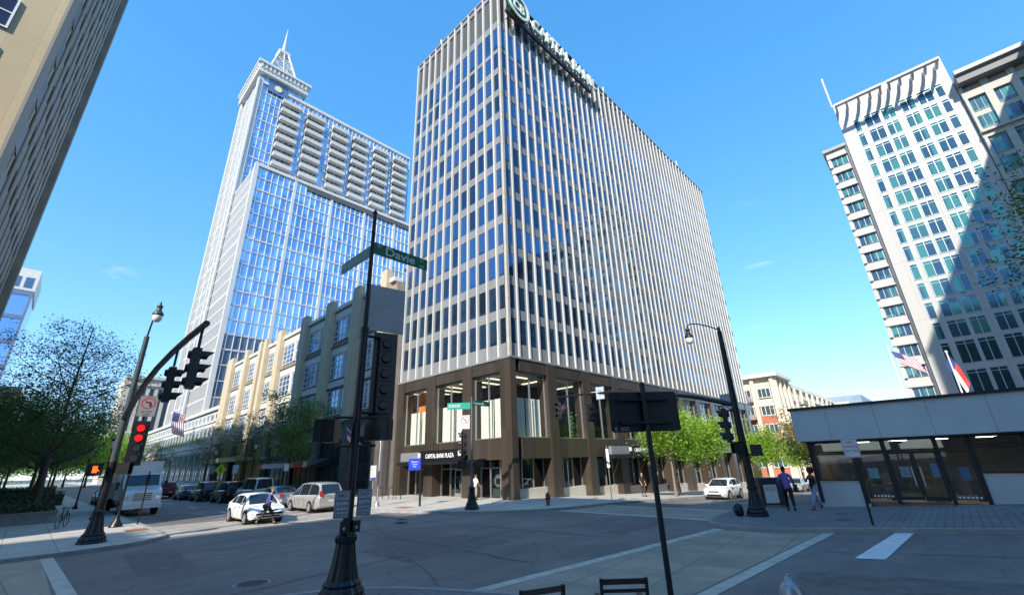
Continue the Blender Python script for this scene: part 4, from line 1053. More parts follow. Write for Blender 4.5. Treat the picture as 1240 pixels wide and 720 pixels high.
# ---- nearest signal pole
bx, by = 4.95, 9.63; bz = SW
np_ = thing('signal_pole', 'near black signal pole with fluted base carrying street name blades and parking plates', 'signal pole', (bx, by, bz))
ornate_base(np_, bx, by, bz, 1.0)
mb = MB(); mb.tube([(bx, by, bz+1.1), (bx, by, 5.75)], [.105, .085], 14); mb.tube([(bx, by, 5.75), (bx, by, 9.0)], [.062, .05], 12); mb.lathe((bx, by, 9.0), [(.05, 0), (.075, .04), (.03, .12), (.001, .18)], 10)
mb.tube([(bx, by, 5.68), (bx, by, 5.8)], .105, 14)
part('pole', mb, mPole, np_)
away = (.45, .9, 0)
head(np_, (bx+.62, by+.05, 4.72), (.25, 1, 0), 5, label='long five lamp signal seen from behind beside the near pole', s=.375, vis=.22)
mb = MB(); mb.tube([(bx, by, 3.8), (bx+.35, by+.02, 3.78), (bx+.6, by+.04, 3.8)], .035, 8); mb.tube([(bx, by, 5.6), (bx+.6, by+.04, 5.64)], .035, 8)
mb.tube([(bx-.5, by+.1, 3.66), (bx+.3, by, 3.68), (bx+.75, by-.05, 3.66)], .03, 8); mb.tube([(bx-.4, by+.1, 3.06), (bx+.5, by-.02, 3.06)], .03, 8)
part_each('bracket', mb, mPole, np_)
ped_head(np_, (bx-.50, by+.15, 3.36), (-.75, .65, 0)); ped_head(np_, (bx+.50, by-.02, 3.40), (.9, .35, 0))
plate(np_, (bx+.60, by+.06, 6.42), (.15, 1, 0), .95, 1.22, mat=mSignBack, border=False, label='blank grey back of a large sign plate high on the near pole', thick=.012)
mb = MB(); mb.frame((bx+.88, by+.02, 8.03), (0, -1, 0), (1, 0, 0), (0, 0, 1), .012, .88, .165)
sg = part('street_name_sign', mb, mStreetG, np_, 'green street name blade reading Davie')
mb = MB(); text(mb, 'Davie', (bx+.38, by+.005, 7.92), (1, 0, 0), (0, 0, 1), .34, .004, 'LEFT', bold=.014, sx=1.22)
text(mb, 'W', (bx+.14, by+.005, 8.06), (1, 0, 0), (0, 0, 1), .14, .004); text(mb, 'ST', (bx+1.5, by+.005, 8.06), (1, 0, 0), (0, 0, 1), .13, .004); text(mb, '100', (bx+1.46, by+.005, 7.89), (1, 0, 0), (0, 0, 1), .12, .004)
part('lettering', mb, mSignW, sg, fix=False)
mb = MB(); mb.frame((bx-.02, by+.85, 7.90), (-1, 0, 0), (0, 1, 0), (0, 0, 1), .012, .78, .16)
sg = part('street_name_sign', mb, M('street_sign_teal', (.07, .26, .22), .4, var=.08), np_, 'faded teal street name blade seen edge on')
mb = MB(); text(mb, 'Fayetteville', (bx-.034, by+1.5, 7.83), (0, -1, 0), (0, 0, 1), .2, .004, sx=.95); part('lettering', mb, M('faded_letter', (.45, .55, .5), .6, var=0), sg, fix=False)
for sx, yy in ((-.26, .0), (.27, 0)):
    plate(np_, (bx+sx*.95, by-.16, 1.90), (-.35, -1, 0), .30, .52, [('NO', .13, .11), ('PARKING', .05, .06), ('2 HOUR', -.06, .065), ('8AM-6PM', -.14, .05), ('MON-FRI', -.21, .05)], mat=M('sign_grey_white', (.42, .44, .46), .5, var=.15, scale=9), label='small worn parking plate low on the near pole')
for sx in (-.14, .14):
    mb = MB(); mb.frame((bx+sx, by-.12, 1.46), (-.35, -1, 0), (1, -.35, 0), (0, 0, 1), .05, .075, .11); pb = part('push_button_box', mb, mSig, np_)
    mb = MB(); mb.disc((bx+sx-.017, by-.17, 1.44), (-.35, -1, 0), .028, .012, 12); part('button', mb, mGalv, pb)

# ---- north-west mast
x, y = 2.48, 26.0
nw = thing('mast_arm_pole', 'black and grey mast arm pole with lantern standing on the main street corner', 'signal pole', (x, y, SW))
ornate_base(nw, x, y, SW, 1.0)
mb = MB(); mb.tube([(x, y, SW+1.1), (x, y, 3.2)], [.15, .14], 14); part('lower_pole', mb, mPole, nw)
mb = MB(); mb.tube([(x, y, 3.2), (x, y, 8.7)], [.135, .10], 14); mb.tube([(x, y, 8.7), (x, y-.5, 9.35), (x, y-1.1, 9.72), (x, y-1.75, 9.9)], [.04, .035, .03, .03], 8); part('pole', mb, mPoleG, nw)
lantern(nw, (x, y-1.75, 9.95), mPoleG, 1.05)
mb = MB(); mb.tube([(x, 26.0, 4.95), (x, 24.6, 5.5), (x, 22.7, 5.98), (x, 20.5, 6.28), (x, 18, 6.42), (x, 15.8, 6.45), (x, 13.8, 6.42)], [.12, .11, .105, .10, .095, .09, .085], 12)
part('mast_arm', mb, mPole, nw)
for yy, zc in ((17.15, 5.22), (14.15, 5.24)):
    mb = MB(); mb.tube([(x, yy, 6.4), (x, yy, 5.8)], .035, 8); part('hanger', mb, mPole, nw)
    head(nw, (x, yy, zc), (1, -.12, 0), 3, label='signal hanging from the mast arm, seen from the side', s=.36, vis=.30, back=False)
mb = MB(); mb.tube([(x, y, 2.6), (x-.35, y-.1, 2.6)], .03, 6); mb.tube([(x, y, 3.15), (x-.35, y-.1, 3.15)], .03, 6); part_each('bracket', mb, mPole, nw)
ped_head(nw, (x-.52, y-.12, 2.88), (-.1, -1, 0), True, 'crossing signal showing a lit orange hand'); ped_head(nw, (x+.36, y-.08, 2.9), (.9, -.4, 0))

# ---- slim pole behind it with the lit red signal
x, y = 3.9, 32.6
rp = thing('signal_post', 'slim black post carrying a signal with two lit red lamps and a turn ban plate', 'signal pole', (x, y, SW))
mb = MB(); mb.lathe((x, y, SW), [(.30, 0), (.28, .1), (.13, .3), (.09, .55), (.085, .6)], 20); part('base', mb, mPole, rp)
mb = MB(); mb.tube([(x, y, SW+.5), (x, y, 6.9)], .06, 10); part('pole', mb, mPole, rp)
head(rp, (x-.02, y-.25, 4.28), (-.08, -1, 0), 4, (0, 1), 'traffic signal with its two upper red lamps lit', s=.52, vis=.26)
plate(rp, (x+.05, y-.12, 6.28), (-.1, -1, 0), .85, 1.15, [('NO LEFT', -.36, .13), ('TURN', -.51, .13)], label='no left turn plate above the red signal', no_turn=True, mat=M('sign_dim', (.24, .24, .235), .6, var=.1))
# ---- thin parking post
x, y = 4.84, 32.9
pp = thing('thin_post', 'thin black post with a narrow sign seen edge on before the box truck', 'sign post', (x, y, SW))
mb = MB(); mb.tube([(x, y, SW), (x, y, 2.8)], .035, 8); part('post', mb, mPole, pp); mb = MB(); mb.frame((x, y-.05, 2.35), (1, .2, 0), (-.2, 1, 0), (0, 0, 1), .05, .1, .28); part('sign_plate', mb, mSig, pp)

# ---- south-east mast with lantern
x, y = 21.9, 6.75; z = gz(x, y)+SW
se = thing('mast_arm_pole', 'black mast arm pole with hanging lantern on the side street corner beside the people walking', 'signal pole', (x, y, z))
ornate_base(se, x, y, z, .92)
mb = MB(); mb.tube([(x, y, z+1), (x, y, 8.2)], [.165, .11], 14); mb.lathe((x, y, 8.2), [(.11, 0), (.06, .1), (.05, .25)], 10)
part('pole', mb, mPole, se)
mb = MB(); mb.tube([(x, y, 8.3), (x, y+.5, 8.62), (x, y+1.0, 8.85), (x, y+1.35, 8.92), (x, y+1.5, 8.85)], .03, 8); part('lantern_arm', mb, mPole, se)
lantern(se, (x, y+1.5, 8.86), mPole, 1.05)
mb = MB(); mb.tube([(x, y, 4.72), (x, 8.4, 5.25), (x, 10.5, 5.75), (x, 13, 6.1), (x, 15, 6.22), (x, 17.1, 6.26)], [.11, .10, .09, .075, .06, .05], 12); part('mast_arm', mb, mPole, se)
for yy, zc, za in ((16.95, 5.45, 6.2), (14.6, 5.1, 6.2)):
    mb = MB(); mb.tube([(x, yy, za), (x, yy, zc+.4)], .03, 8); part('hanger', mb, mPole, se)
    head(se, (x, yy, zc), (-.95, -.25, 0) if yy > 16 else (.3, 1, 0), 3, label='small signal hanging from the far mast arm', s=.33, back=False)
head(se, (x-.1, y+.5, 3.85), (-.25, 1, 0), 3, label='signal fixed to the side of the pole with three hoods', s=.50, vis=.3, back=False)
ped_head(se, (x-.05, y+.15, 2.85), (-.6, .8, 0)); ped_head(se, (x, y-.42, 2.72), (.2, -1, 0))
mb = MB(); mb.tube([(x, y+.4, 4.5), (x, y, 4.5)], .03, 6); mb.tube([(x, y+.4, 3.1), (x, y, 3.1)], .03, 6); mb.tube([(x, y+.3, 2.6), (x, y-.5, 2.55)], .03, 6); part_each('bracket', mb, mPole, se)
plate(se, (x-.02, 13.85, 6.15), (-1, -.2, 0), .5, .7, [('ONLY', .1, .13), ('LEFT', -.15, .13)], label='small white lane plate on the far mast arm', mat=M('sign_bluegrey', (.45, .52, .62), .5, var=.05))
plate(se, (x-.02, y+.35, 4.95), (-1, .2, 0), .5, .6, border=False, mat=mSignBack)
# ---- black bag hanging low at its base
bg_ = thing('backpack', 'dark backpack leaning on the base of the right mast pole', 'backpack', (21.55, 7.35, z))
mb = MB(); mb.lathe((21.55, 7.35, z), [(.12, 0), (.17, .06), (.18, .3), (.14, .44), (.04, .5)], 12); part('bag', mb, mBlackP, bg_)
mb = MB(); mb.tube([(21.35, 7.45, z+.1), (21.28, 7.5, z+.3), (21.42, 7.42, z+.45)], .02, 6); part('strap', mb, mSig, bg_)

# ---- north-east pole at the bank corner
x, y = 18.35, 21.0; z = SW
ne = thing('signal_pole', 'signal pole with two green street blades on the far corner before the bank', 'signal pole', (x, y, z))
mb = MB(); mb.lathe((x, y, z), base_prof(.92), 24, flute=.05); part('fluted_base', mb, mPole, ne)
mb = MB(); mb.tube([(x, y, z+1), (x, y, 6.5)], [.09, .06], 12); part('pole', mb, M('pole_mid_grey', (.13, .14, .15), .4, .4, var=.1), ne)
head(ne, (x-.38, y+.35, 3.75), (-.6, .8, 0), 3, label='far corner signal seen from its dark side', s=.46)
ped_head(ne, (x-.42, y+.25, 2.55), (-.8, .3, 0)); ped_head(ne, (x+.42, y-.3, 2.6), (.5, -.8, 0))
plate(ne, (x-.35, y+.25, 5.0), (-.75, -.62, 0), .62, .82, [('NO LEFT', -.27, .08), ('TURN', -.36, .08)], label='no left turn plate on the far corner pole', no_turn=True)
mb = MB(); mb.frame((x-.55, y+.6, 5.98), (-.73, -.68, 0), (-.68, .73, 0), (0, 0, 1), .012, .72, .2)
sg = part('street_name_sign', mb, M('teal_bright', (.0, .30, .22), .4, var=.06), ne, 'teal street name blade, brighter one of the far corner pole')
mb = MB(); text(mb, 'Fayetteville', (x-.05, y+.03, 5.9), (-.68, .73, 0), (0, 0, 1), .01, .001)
mb = MB(); text(mb, 'S Wilm', (x-1.02, y+1.08, 5.90), (.68, -.73, 0), (0, 0, 1), .25, .004, bold=.01) if False else text(mb, 'DAVIE', (x-1.0, y+1.04, 5.89), (.68, -.73, 0), (0, 0, 1), .27, .02, bold=.01)
part('lettering', mb, mSignW, sg, fix=False)
mb = MB(); mb.frame((x+.75, y-.05, 6.15), (0, -1, 0), (1, 0, 0), (0, 0, 1), .012, .75, .15)
sg = part('street_name_sign', mb, M('dark_green_sign', (.01, .09, .06), .4, var=.06), ne, 'dark green street name blade, darker one of the far corner pole')
mb = MB(); text(mb, 'Fayetteville', (x+.1, y-.065, 6.08), (1, 0, 0), (0, 0, 1), .2, .004); part('lettering', mb, mSignW, sg, fix=False)

# ---- small poles and signs
def sign_post(name, label, x, y, h, plates, rad=.03, mat=None, cat='sign', dirn=(-.6, -.8, 0), zoff=SW):
    z = gz(x, y)+zoff; t = thing(name, label, cat, (x, y, z)); mb = MB(); mb.tube([(x, y, z), (x, y, z+h)], rad, 8); part('post', mb, mat or mPole, t)
    f_, l_, z_ = basis(dirn)
    for zc, w, hh, kw in plates: plate(t, Vector((x, y, z+zc))+f_*(rad+.012)+l_*kw.pop('dl', 0.), dirn, w, hh, **kw)
    return t
sign_post('parking_sign', 'small pale parking sign on a slim black post at the kerb before the white shop', 19.74, 2.6, 2.7, [(2.4, .46, .62, dict(lines=[('NO', .15, .13), ('PARKING', .02, .09), ('ANY TIME', -.12, .08)], ink=M('sign_red_ink', (.55, .02, .02), .5, var=0)))], .035, cat='parking sign', dirn=(-1, -.15, 0))
sign_post('blue_sign', 'blue information sign on a dark post in front of the bank entrance', 18.24, 26.0, 3.3, [(2.55, .78, .72, dict(mat=M('sign_blue', (.02, .06, .55), .4, var=.05), lines=[('Museum', .12, .13), ('Center', -.03, .13), ('Hall', -.18, .13)], ink=mSignW, border=False, dl=-.42))], .07, cat='information sign')
sign_post('bus_stop_sign', 'white and blue bus stop sign on a thin post left of the bank corner', 16.4, 28.9, 2.55, [(2.1, .38, .95, dict(lines=[('BUS', .22, .14)], label=None)), (1.72, .36, .22, dict(mat=M('sign_blue', (.02, .06, .55), .4, var=.05), border=False))], .03, mGalv, 'bus stop sign')
sign_post('pedestrian_warning_sign', 'yellow diamond crossing sign on a pole beside the parked cars', 13.9+1.7, 62, 3.4, [], .04, mGalv, 'warning sign')
t = bpy.data.objects['pedestrian_warning_sign']
mb = MB(); mb.prism([(15.6+dx, 61.93, 2.9+dz) for dx, dz in ((0, .62), (.62, 0), (0, -.62), (-.62, 0))], (0, .02, 0)); dpl = part('diamond_plate', mb, M('fluoro_yellow', (.75, .85, .02), .5, var=.03), t)
mb = MB(); mb.disc((15.6, 61.92, 3.15), (0, -1, 0), .07, .01, 10); mb.box(15.53, 15.67, 61.91, 61.925, 2.8, 3.05); mb.box(15.5, 15.56, 61.91, 61.925, 2.55, 2.8); mb.box(15.64, 15.7, 61.91, 61.925, 2.55, 2.8); part('walker_symbol', mb, mSignK, dpl)
sign_post('white_notice_sign', 'white notice on a slim post beside the far street lamp', 15.8, 57, 3.2, [(2.75, .6, .9, dict(lines=[]))], .04, mPole, 'sign')
sign_post('grey_notice_sign', 'greyish notice on a slim post left of the far street lamp', 15.7, 66, 3.2, [(2.8, .6, .9, dict(lines=[], mat=mSignBack))], .04, mPole, 'sign')
sign_post('accessible_parking_sign', 'blue and white parking sign on a slim post in front of the red sign band', 15.9, 43, 3.0, [(2.7, .42, .6, dict(mat=mSignW)), ], .03, mGalv, 'parking sign')
sign_post('kerb_sign', 'pale narrow sign on a thin post in front of the granite columns at the right', 27.1, 17.1, 3.4, [(2.6, .2, 1.2, dict(border=False))], .025, mGalv, 'sign')
# blank backs of a pair of signs close to the camera
x, y = 6.45, 3.3; z = gz(x, y)+SW
bs = thing('double_sign_post', 'two blank black sign backs side by side on a near dark post', 'sign', (x, y, z))
mb = MB(); mb.tube([(x, y, z), (x, y, 3.66)], .04, 10); mb.lathe((x, y, 3.66), [(.04, 0), (.05, .03), (.02, .06)], 8); part('post', mb, mPole, bs)
cd = Vector((-.68, -.73, 0)); 
def rounded(mb, c, rgt, w, h, rad, d):
    c = Vector(c); rgt = Vector(rgt).normalized(); z_ = Vector((0, 0, 1)); pts = []
    for cx, cz, a0 in ((w/2-rad, h/2-rad, 0), (-w/2+rad, h/2-rad, 90), (-w/2+rad, -h/2+rad, 180), (w/2-rad, -h/2+rad, 270)):
        for k in range(5): a = R(a0+k*22.5); pts.append(c+rgt*(cx+rad*math.cos(a))+z_*(cz+rad*math.sin(a)))
    mb.prism(pts, d)
rg = Vector((.73, -.68, 0)).normalized(); mSB = M('sign_back_black', (.009, .009, .014), .45, var=.35, scale=6)
for sx in (-.275, .275):
    mb = MB(); rounded(mb, Vector((x, y, 3.27))+rg*sx-cd*.06, rg, .545, .60, .05, -cd*.012); sp = part('sign_plate', mb, mSB, bs)
    if sx < 0:
        mb = MB(); o = Vector((x, y, 3.0))+rg*(sx)-cd*.0585
        for a, w in ((-.2, .03), (-.1, .045), (-.03, .05)): mb.frame(o+rg*a+Vector((0, 0, .02)), cd, rg, (0, 0, 1), .001, w*.7, .03)
        part_each('sticker', mb, M('sticker', (.16, .16, .17), .6, var=.5, scale=60), sp)
mb = MB(); mb.frame((x, y, 3.45), cd, rg, (0, 0, 1), .045, .4, .02); mb.frame((x, y, 3.1), cd, rg, (0, 0, 1), .045, .4, .02); part('cross_bar', mb, mPole, bs)
# hydrants
def hydrant(x, y, name, label, mat, s=1.):
    z = gz(x, y)+SW; t = thing(name, label, 'fire hydrant', (x, y, z)); mb = MB()
    mb.lathe((x, y, z), [(.17*s, 0), (.17*s, .05*s), (.12*s, .07*s), (.115*s, .44*s), (.15*s, .46*s), (.16*s, .50*s), (.15*s, .53*s), (.145*s, .60*s), (.12*s, .66*s), (.08*s, .70*s), (.05*s, .72*s), (.045*s, .76*s), (.01, .77*s)], 24)
    part('barrel', mb, mat, t)
    mb = MB(); mb.tube([(x-.2*s, y+.02, z+.38*s), (x+.2*s, y-.02, z+.38*s)], .065*s, 12); mb.tube([(x, y, z+.36*s), (x-.12*s, y-.17*s, z+.36*s)], .08*s, 12); part('outlet', mb, mat, t)
    mb = MB(); mb.tube([(x, y, z+.70*s), (x, y, z+.79*s)], .022*s, 5); part('valve_nut', mb, mat, t)
hydrant(7.35, 2.05, 'fire_hydrant', 'silver fire hydrant close to the camera, only its dome in view', M('hydrant_silver', (.36, .37, .38), .4, .6, var=.25, scale=20), 1.0)
hydrant(22.0, 18.3, 'fire_hydrant', 'dark red fire hydrant on the kerb by the bank corner', M('hydrant_red', (.18, .03, .025), .5, var=.2, scale=10), .95)
# patio chairs at the lower edge
mWood = M('dark_wood', (.025, .018, .013), .45, var=.3, scale=14)
def chair(x, y, rz):
    t = thing('slatted_chair', '', 'chair', (x, y, gz(x, y)+SW), rz, 'dark slatted chairs on the near sidewalk', world=False)
    for sx in (-1, 1):
        mb = MB(); mb.box(sx*.30-.02, sx*.30+.02, .20, .24, 0, .62); part('front_leg', mb, mWood, t)
        mb = MB(); mb.prism([(sx*.30-.02, -.22, 0), (sx*.30-.02, -.17, 0), (sx*.30-.02, -.28, .96), (sx*.30-.02, -.33, .96)], (.04, 0, 0)); part('rear_leg', mb, mWood, t)
        mb = MB(); mb.box(sx*.30-.03, sx*.30+.03, -.27, .27, .62, .645); part('armrest', mb, mWood, t)
    mb = MB()
    for k in range(6): mb.box(-.28, .28, -.2+k*.075, -.14+k*.075, .43, .45)
    part('seat', mb, mWood, t)
    mb = MB(); mb.frame((0, -.30, .915), (0, 1, -.1), (1, 0, 0), (0, .1, 1), .011, .28, .035)
    for z in (.80, .68, .56): mb.frame((0, -.30+(.95-z)*.11, z), (0, 1, -.1), (1, 0, 0), (0, .1, 1), .008, .28, .022)
    part('backrest', mb, mWood, t)
    return t
c1 = chair(6.1, 3.86, R(-48)); c1.scale = (1, 1, .95); c1['label'] = 'dark slatted chair at the bottom edge beside the two blank sign backs'
c2 = copy_tree(c1); c2.location = (5.15, 4.63, gz(5.15, 4.63)+SW); c2.rotation_euler.z = R(-25); c2['label'] = 'dark slatted chair at the bottom edge, left one of the pair'
# street lamp by the bank (grey) and far lamps
def post_lamp(x, y, h, label, mat):
    z = gz(x, y)+SW; t = thing('street_lamp', label, 'street lamp', (x, y, z))
    mb = MB(); mb.lathe((x, y, z), [(.2, 0), (.18, .1), (.09, .3), (.07, .6)], 14); part('base', mb, mat, t)
    mb = MB(); mb.tube([(x, y, z+.5), (x, y, z+h)], [.06, .045], 10); part('pole', mb, mat, t)
    mb = MB(); mb.lathe((x, y, z+h), [(.05, 0), (.13, .05), (.17, .45)], 8); g = part('lamp_glass', mb, mGlobe, t)
    mb = MB(); mb.lathe((x, y, z+h+.45), [(.22, 0), (.12, .15), (.03, .25), (.01, .4)], 8); part('lamp_cap', mb, mat, t); return t
for x, y, l in ((15.9, 52, 'black post lamp nearest the red sign band'), (15.9, 66.5, 'black post lamp beside the gold canopy'), (15.9, 92, 'black post lamp farthest along the parked cars')):
    post_lamp(x, y, 4.6, l, mPole)
t = thing('street_lamp', 'slender grey lamp post with a short curved arm left of the bank corner', 'street lamp', (16.94, 29.1, SW))
mb = MB(); mb.lathe((16.94, 29.1, SW), [(.2, 0), (.16, .12), (.08, .3)], 14); part('base', mb, mGalv, t)
mb = MB(); mb.tube([(16.94, 29.1, .3), (16.94, 29.1, 4.2), (16.85, 29.3, 4.6), (16.5, 29.9, 4.75)], [.07, .06, .05, .04], 10); part('pole', mb, mGalv, t)
mb = MB(); mb.frame((16.4, 30.05, 4.72), (-.5, .85, 0), (.85, .5, 0), (0, 0, 1), .25, .1, .06); part('lamp_head', mb, mGalv, t)
# bollards / bike racks by the bank entrance
first = None
for i, (x, y) in enumerate(((21.2, 33.2), (21.2, 34.3), (21.0, 35.6))):
    if not first:
        first = thing('bike_rack', '', 'bike rack', (x, y, SW), 0, 'hoop racks beside the bank entrance', world=False)
        mb = MB(); mb.tube([(0, -.35, 0), (0, -.35, .7), (0, -.25, .85), (0, .25, .85), (0, .35, .7), (0, .35, 0)], .03, 8); part('hoop', mb, mPole, first)
        t = first
    else: t = copy_tree(first); t.location = (x, y, SW)
    t['label'] = ('hoop rack closest to the bank entrance sign', 'middle hoop rack left of the bank entrance', 'hoop rack farthest from the bank doors')[i]
# storm drain
for x, y, l in ((17.2, 26.3, 'tan tactile ramp plate in the kerb left of the bank corner'), (4.4, 29.8, 'tan tactile ramp plate at the plaza corner kerb')):
    t = thing('tactile_plate', l, 'tactile plate', (x, y, SW)); mb = MB(); mb.box(x-.45, x+.45, y-.6, y+.6, SW, SW+.012); mb2 = MB()
    for i in range(7):
        for k in range(9): mb2.box(x-.4+i*.125, x-.35+i*.125, y-.54+k*.125, y-.49+k*.125, SW+.012, SW+.02)
    part('plate', mb, M('tactile_brick', (.38, .17, .09), .8, var=.15), t); part('studs', mb2, MATS['tactile_brick'], t, fix=False)
# waste bin / newspaper box
x, y = 26.6, 7.35; z = gz(x, y)+SW
t = thing('newspaper_box', 'dark newspaper box with a pale poster on its side beside the mast pole', 'newspaper box', (x, y, z))
fd = Vector((-.85, -.5, 0)).normalized(); rd = Vector((.5, -.85, 0)).normalized()
mb = MB(); mb.frame((x, y, z+.68), fd, rd, (0, 0, 1), .35, .55, .58); mb.frame((x, y, z+1.31), fd, rd, (0, 0, 1), .38, .58, .05)
for a in (-.48, .48):
    for b in (-.28, .28): mb.frame(Vector((x, y, z+.05))+rd*a+fd*b, fd, rd, (0, 0, 1), .04, .04, .05)
part('cabinet', mb, M('box_dark_grey', (.03, .033, .035), .5, var=.1), t)
mb = MB(); mb.frame(Vector((x, y, z+.62))+fd*.356-rd*.08, fd, rd, (0, 0, 1), .006, .3, .42); part('poster', mb, M('poster_pale', (.62, .58, .55), .5, var=.1), t)
mb = MB(); mb.frame(Vector((x, y, z+.85))+fd*.365-rd*.08, fd, rd, (0, 0, 1), .004, .22, .1); part('poster_band', mb, M('poster_peach', (.6, .42, .33), .5, var=.3, scale=8), t)
# parking ticket machine yellow top? small yellow meter by the kiosk
x, y = 27.6, 8.0; z = gz(x, y)+SW
t = thing('parking_meter', 'small yellow topped parking meter behind the newspaper box', 'parking meter', (x, y, z)); mb = MB(); mb.tube([(x, y, z), (x, y, z+1.4)], .04, 8); part('post', mb, mPole, t)
mb = MB(); mb.frame((x, y, z+1.6), fd, rd, (0, 0, 1), .09, .13, .14); part('head', mb, M('meter_yellow', (.75, .5, .03), .5, var=.05), t)
# flags
mFR, mFW, mFB = M('flag_red', (.60, .05, .05), .8, var=.05), M('flag_white', (.78, .78, .78), .8, var=.04), M('flag_blue', (.03, .05, .22), .8, var=.05)
def flag(parent, o, along, down, w, h, kind, amp=.12):
    o = Vector(o); along = Vector(along).normalized(); down = Vector(down).normalized(); nr = along.cross(down); mb = MB(); NX, NY = 26, 13
    def P(i, j):
        s_, t_ = i/NX, j/NY; return o+along*w*s_+down*(h*t_+.25*w*s_*s_)+nr*amp*math.sin(s_*9+t_*2)*(.3+s_)
    for i in range(NX):
        for j in range(NY):
            if kind == 'us': mi = 2 if (i < NX*.42 and j < 7) else (0 if j % 2 == 0 else 1)
            else: mi = 2 if i < NX*.34 else (0 if j < NY/2 else 1)
            mb.face([P(i, j), P(i+1, j), P(i+1, j+1), P(i, j+1)], mi)
    if kind == 'us':
        for r_ in range(4):
            for c_ in range(5):
                q = P(1+c_*2, .8+r_*1.6); 
                for sg_ in (-1, 1): mb.prism([q+nr*sg_*.006+along*w*.012*math.cos(a)+down*w*.012*math.sin(a) for a in [R(72*k) for k in range(5)]], nr*sg_*.004, 1)
    f = part('flag', mb, [mFR, mFW, mFB], parent, fix=False); return f
z0 = gz(58, 2)
t = thing('flagpole', 'pale flagpole with the stars and stripes rising above the white shop roof', 'flagpole', (60, 2.2, z0))
mb = MB(); mb.tube([(60, 2.2, z0), (60, 2.2, 12.6)], [.1, .06], 8); mb.lathe((60, 2.2, 12.6), [(.06, 0), (.12, .1), (.02, .22)], 8); part('pole', mb, mWhite, t); flag(t, (60, 2.1, 12.2), (.1, -1, -.5), (0, -.25, -1), 1.9, 1.5, 'us')
t = thing('flagpole', 'flagpole with a drooping red white and blue state flag in front of the white tower', 'flagpole', (60, -1.95, z0))
mb = MB(); mb.tube([(60, -1.95, z0), (60, -1.95, 11.2)], [.1, .06], 8); mb.lathe((60, -1.95, 11.2), [(.06, 0), (.14, .12), (.02, .25)], 8); part('pole', mb, mWhite, t); flag(t, (60, -2.02, 11.0), (.05, -.42, -1), (0, .45, -1), 2.5, 1.1, 'nc')
t = thing('wall_flag', 'stars and stripes on a slanting staff on the dim front of the tan block', 'flag', (23, 43, 4.6))
mb = MB(); mb.tube([(23, 43, 4.6), (20.9, 42.6, 6.3)], .03, 6); part('staff', mb, mWhite, t); flag(t, (20.95, 42.6, 6.25), (.75, .1, -.55), (.15, 0, -1), 1.6, 1.1, 'us', .06)
t = thing('wall_flag', 'large stars and stripes hanging over the sidewalk beside the glass tower podium', 'flag', (23.4, 118, 9))
mb = MB(); mb.tube([(23.4, 118, 12), (18.6, 118, 15.5)], .06, 6); part('staff', mb, mWhite, t); flag(t, (18.9, 118, 15.1), (-.1, 0, -1), (1, 0, -.3), 4.2, 2.4, 'us', .2)
# ------------------------------------------------------------------ vehicles (local: x forward, y left, z up; wheels touch z=0)
mCarGl = M('car_glass', (.018, .026, .032), .04, .2, var=0, spec=.9)
mTyre = M('tyre_rubber', (.012, .012, .012), .8, var=.1); mRim = M('rim_alloy', (.55, .56, .57), .35, .3, var=.05)
mTrim = M('black_trim', (.012, .012, .013), .5, var=.05); mTail = M('tail_lamp', (.40, .012, .01), .2, var=0, coat=.5); mHeadL = M('head_lamp', (.62, .64, .66), .12, .5, var=0)
mPlateW = M('number_plate', (.6, .6, .6), .5, var=.05)
def paint(name, c, metal=.3): return M(name, c, .28, metal, var=.04, coat=.6)
def lerp_prof(prof, x):
    for (xa, a), (xb, b) in zip(prof, prof[1:]):
        if xa <= x <= xb: t = (x-xa)/(xb-xa) if xb > xa else 0; return a+(b-a)*t
    return prof[0][1] if x < prof[0][0] else prof[-1][1]
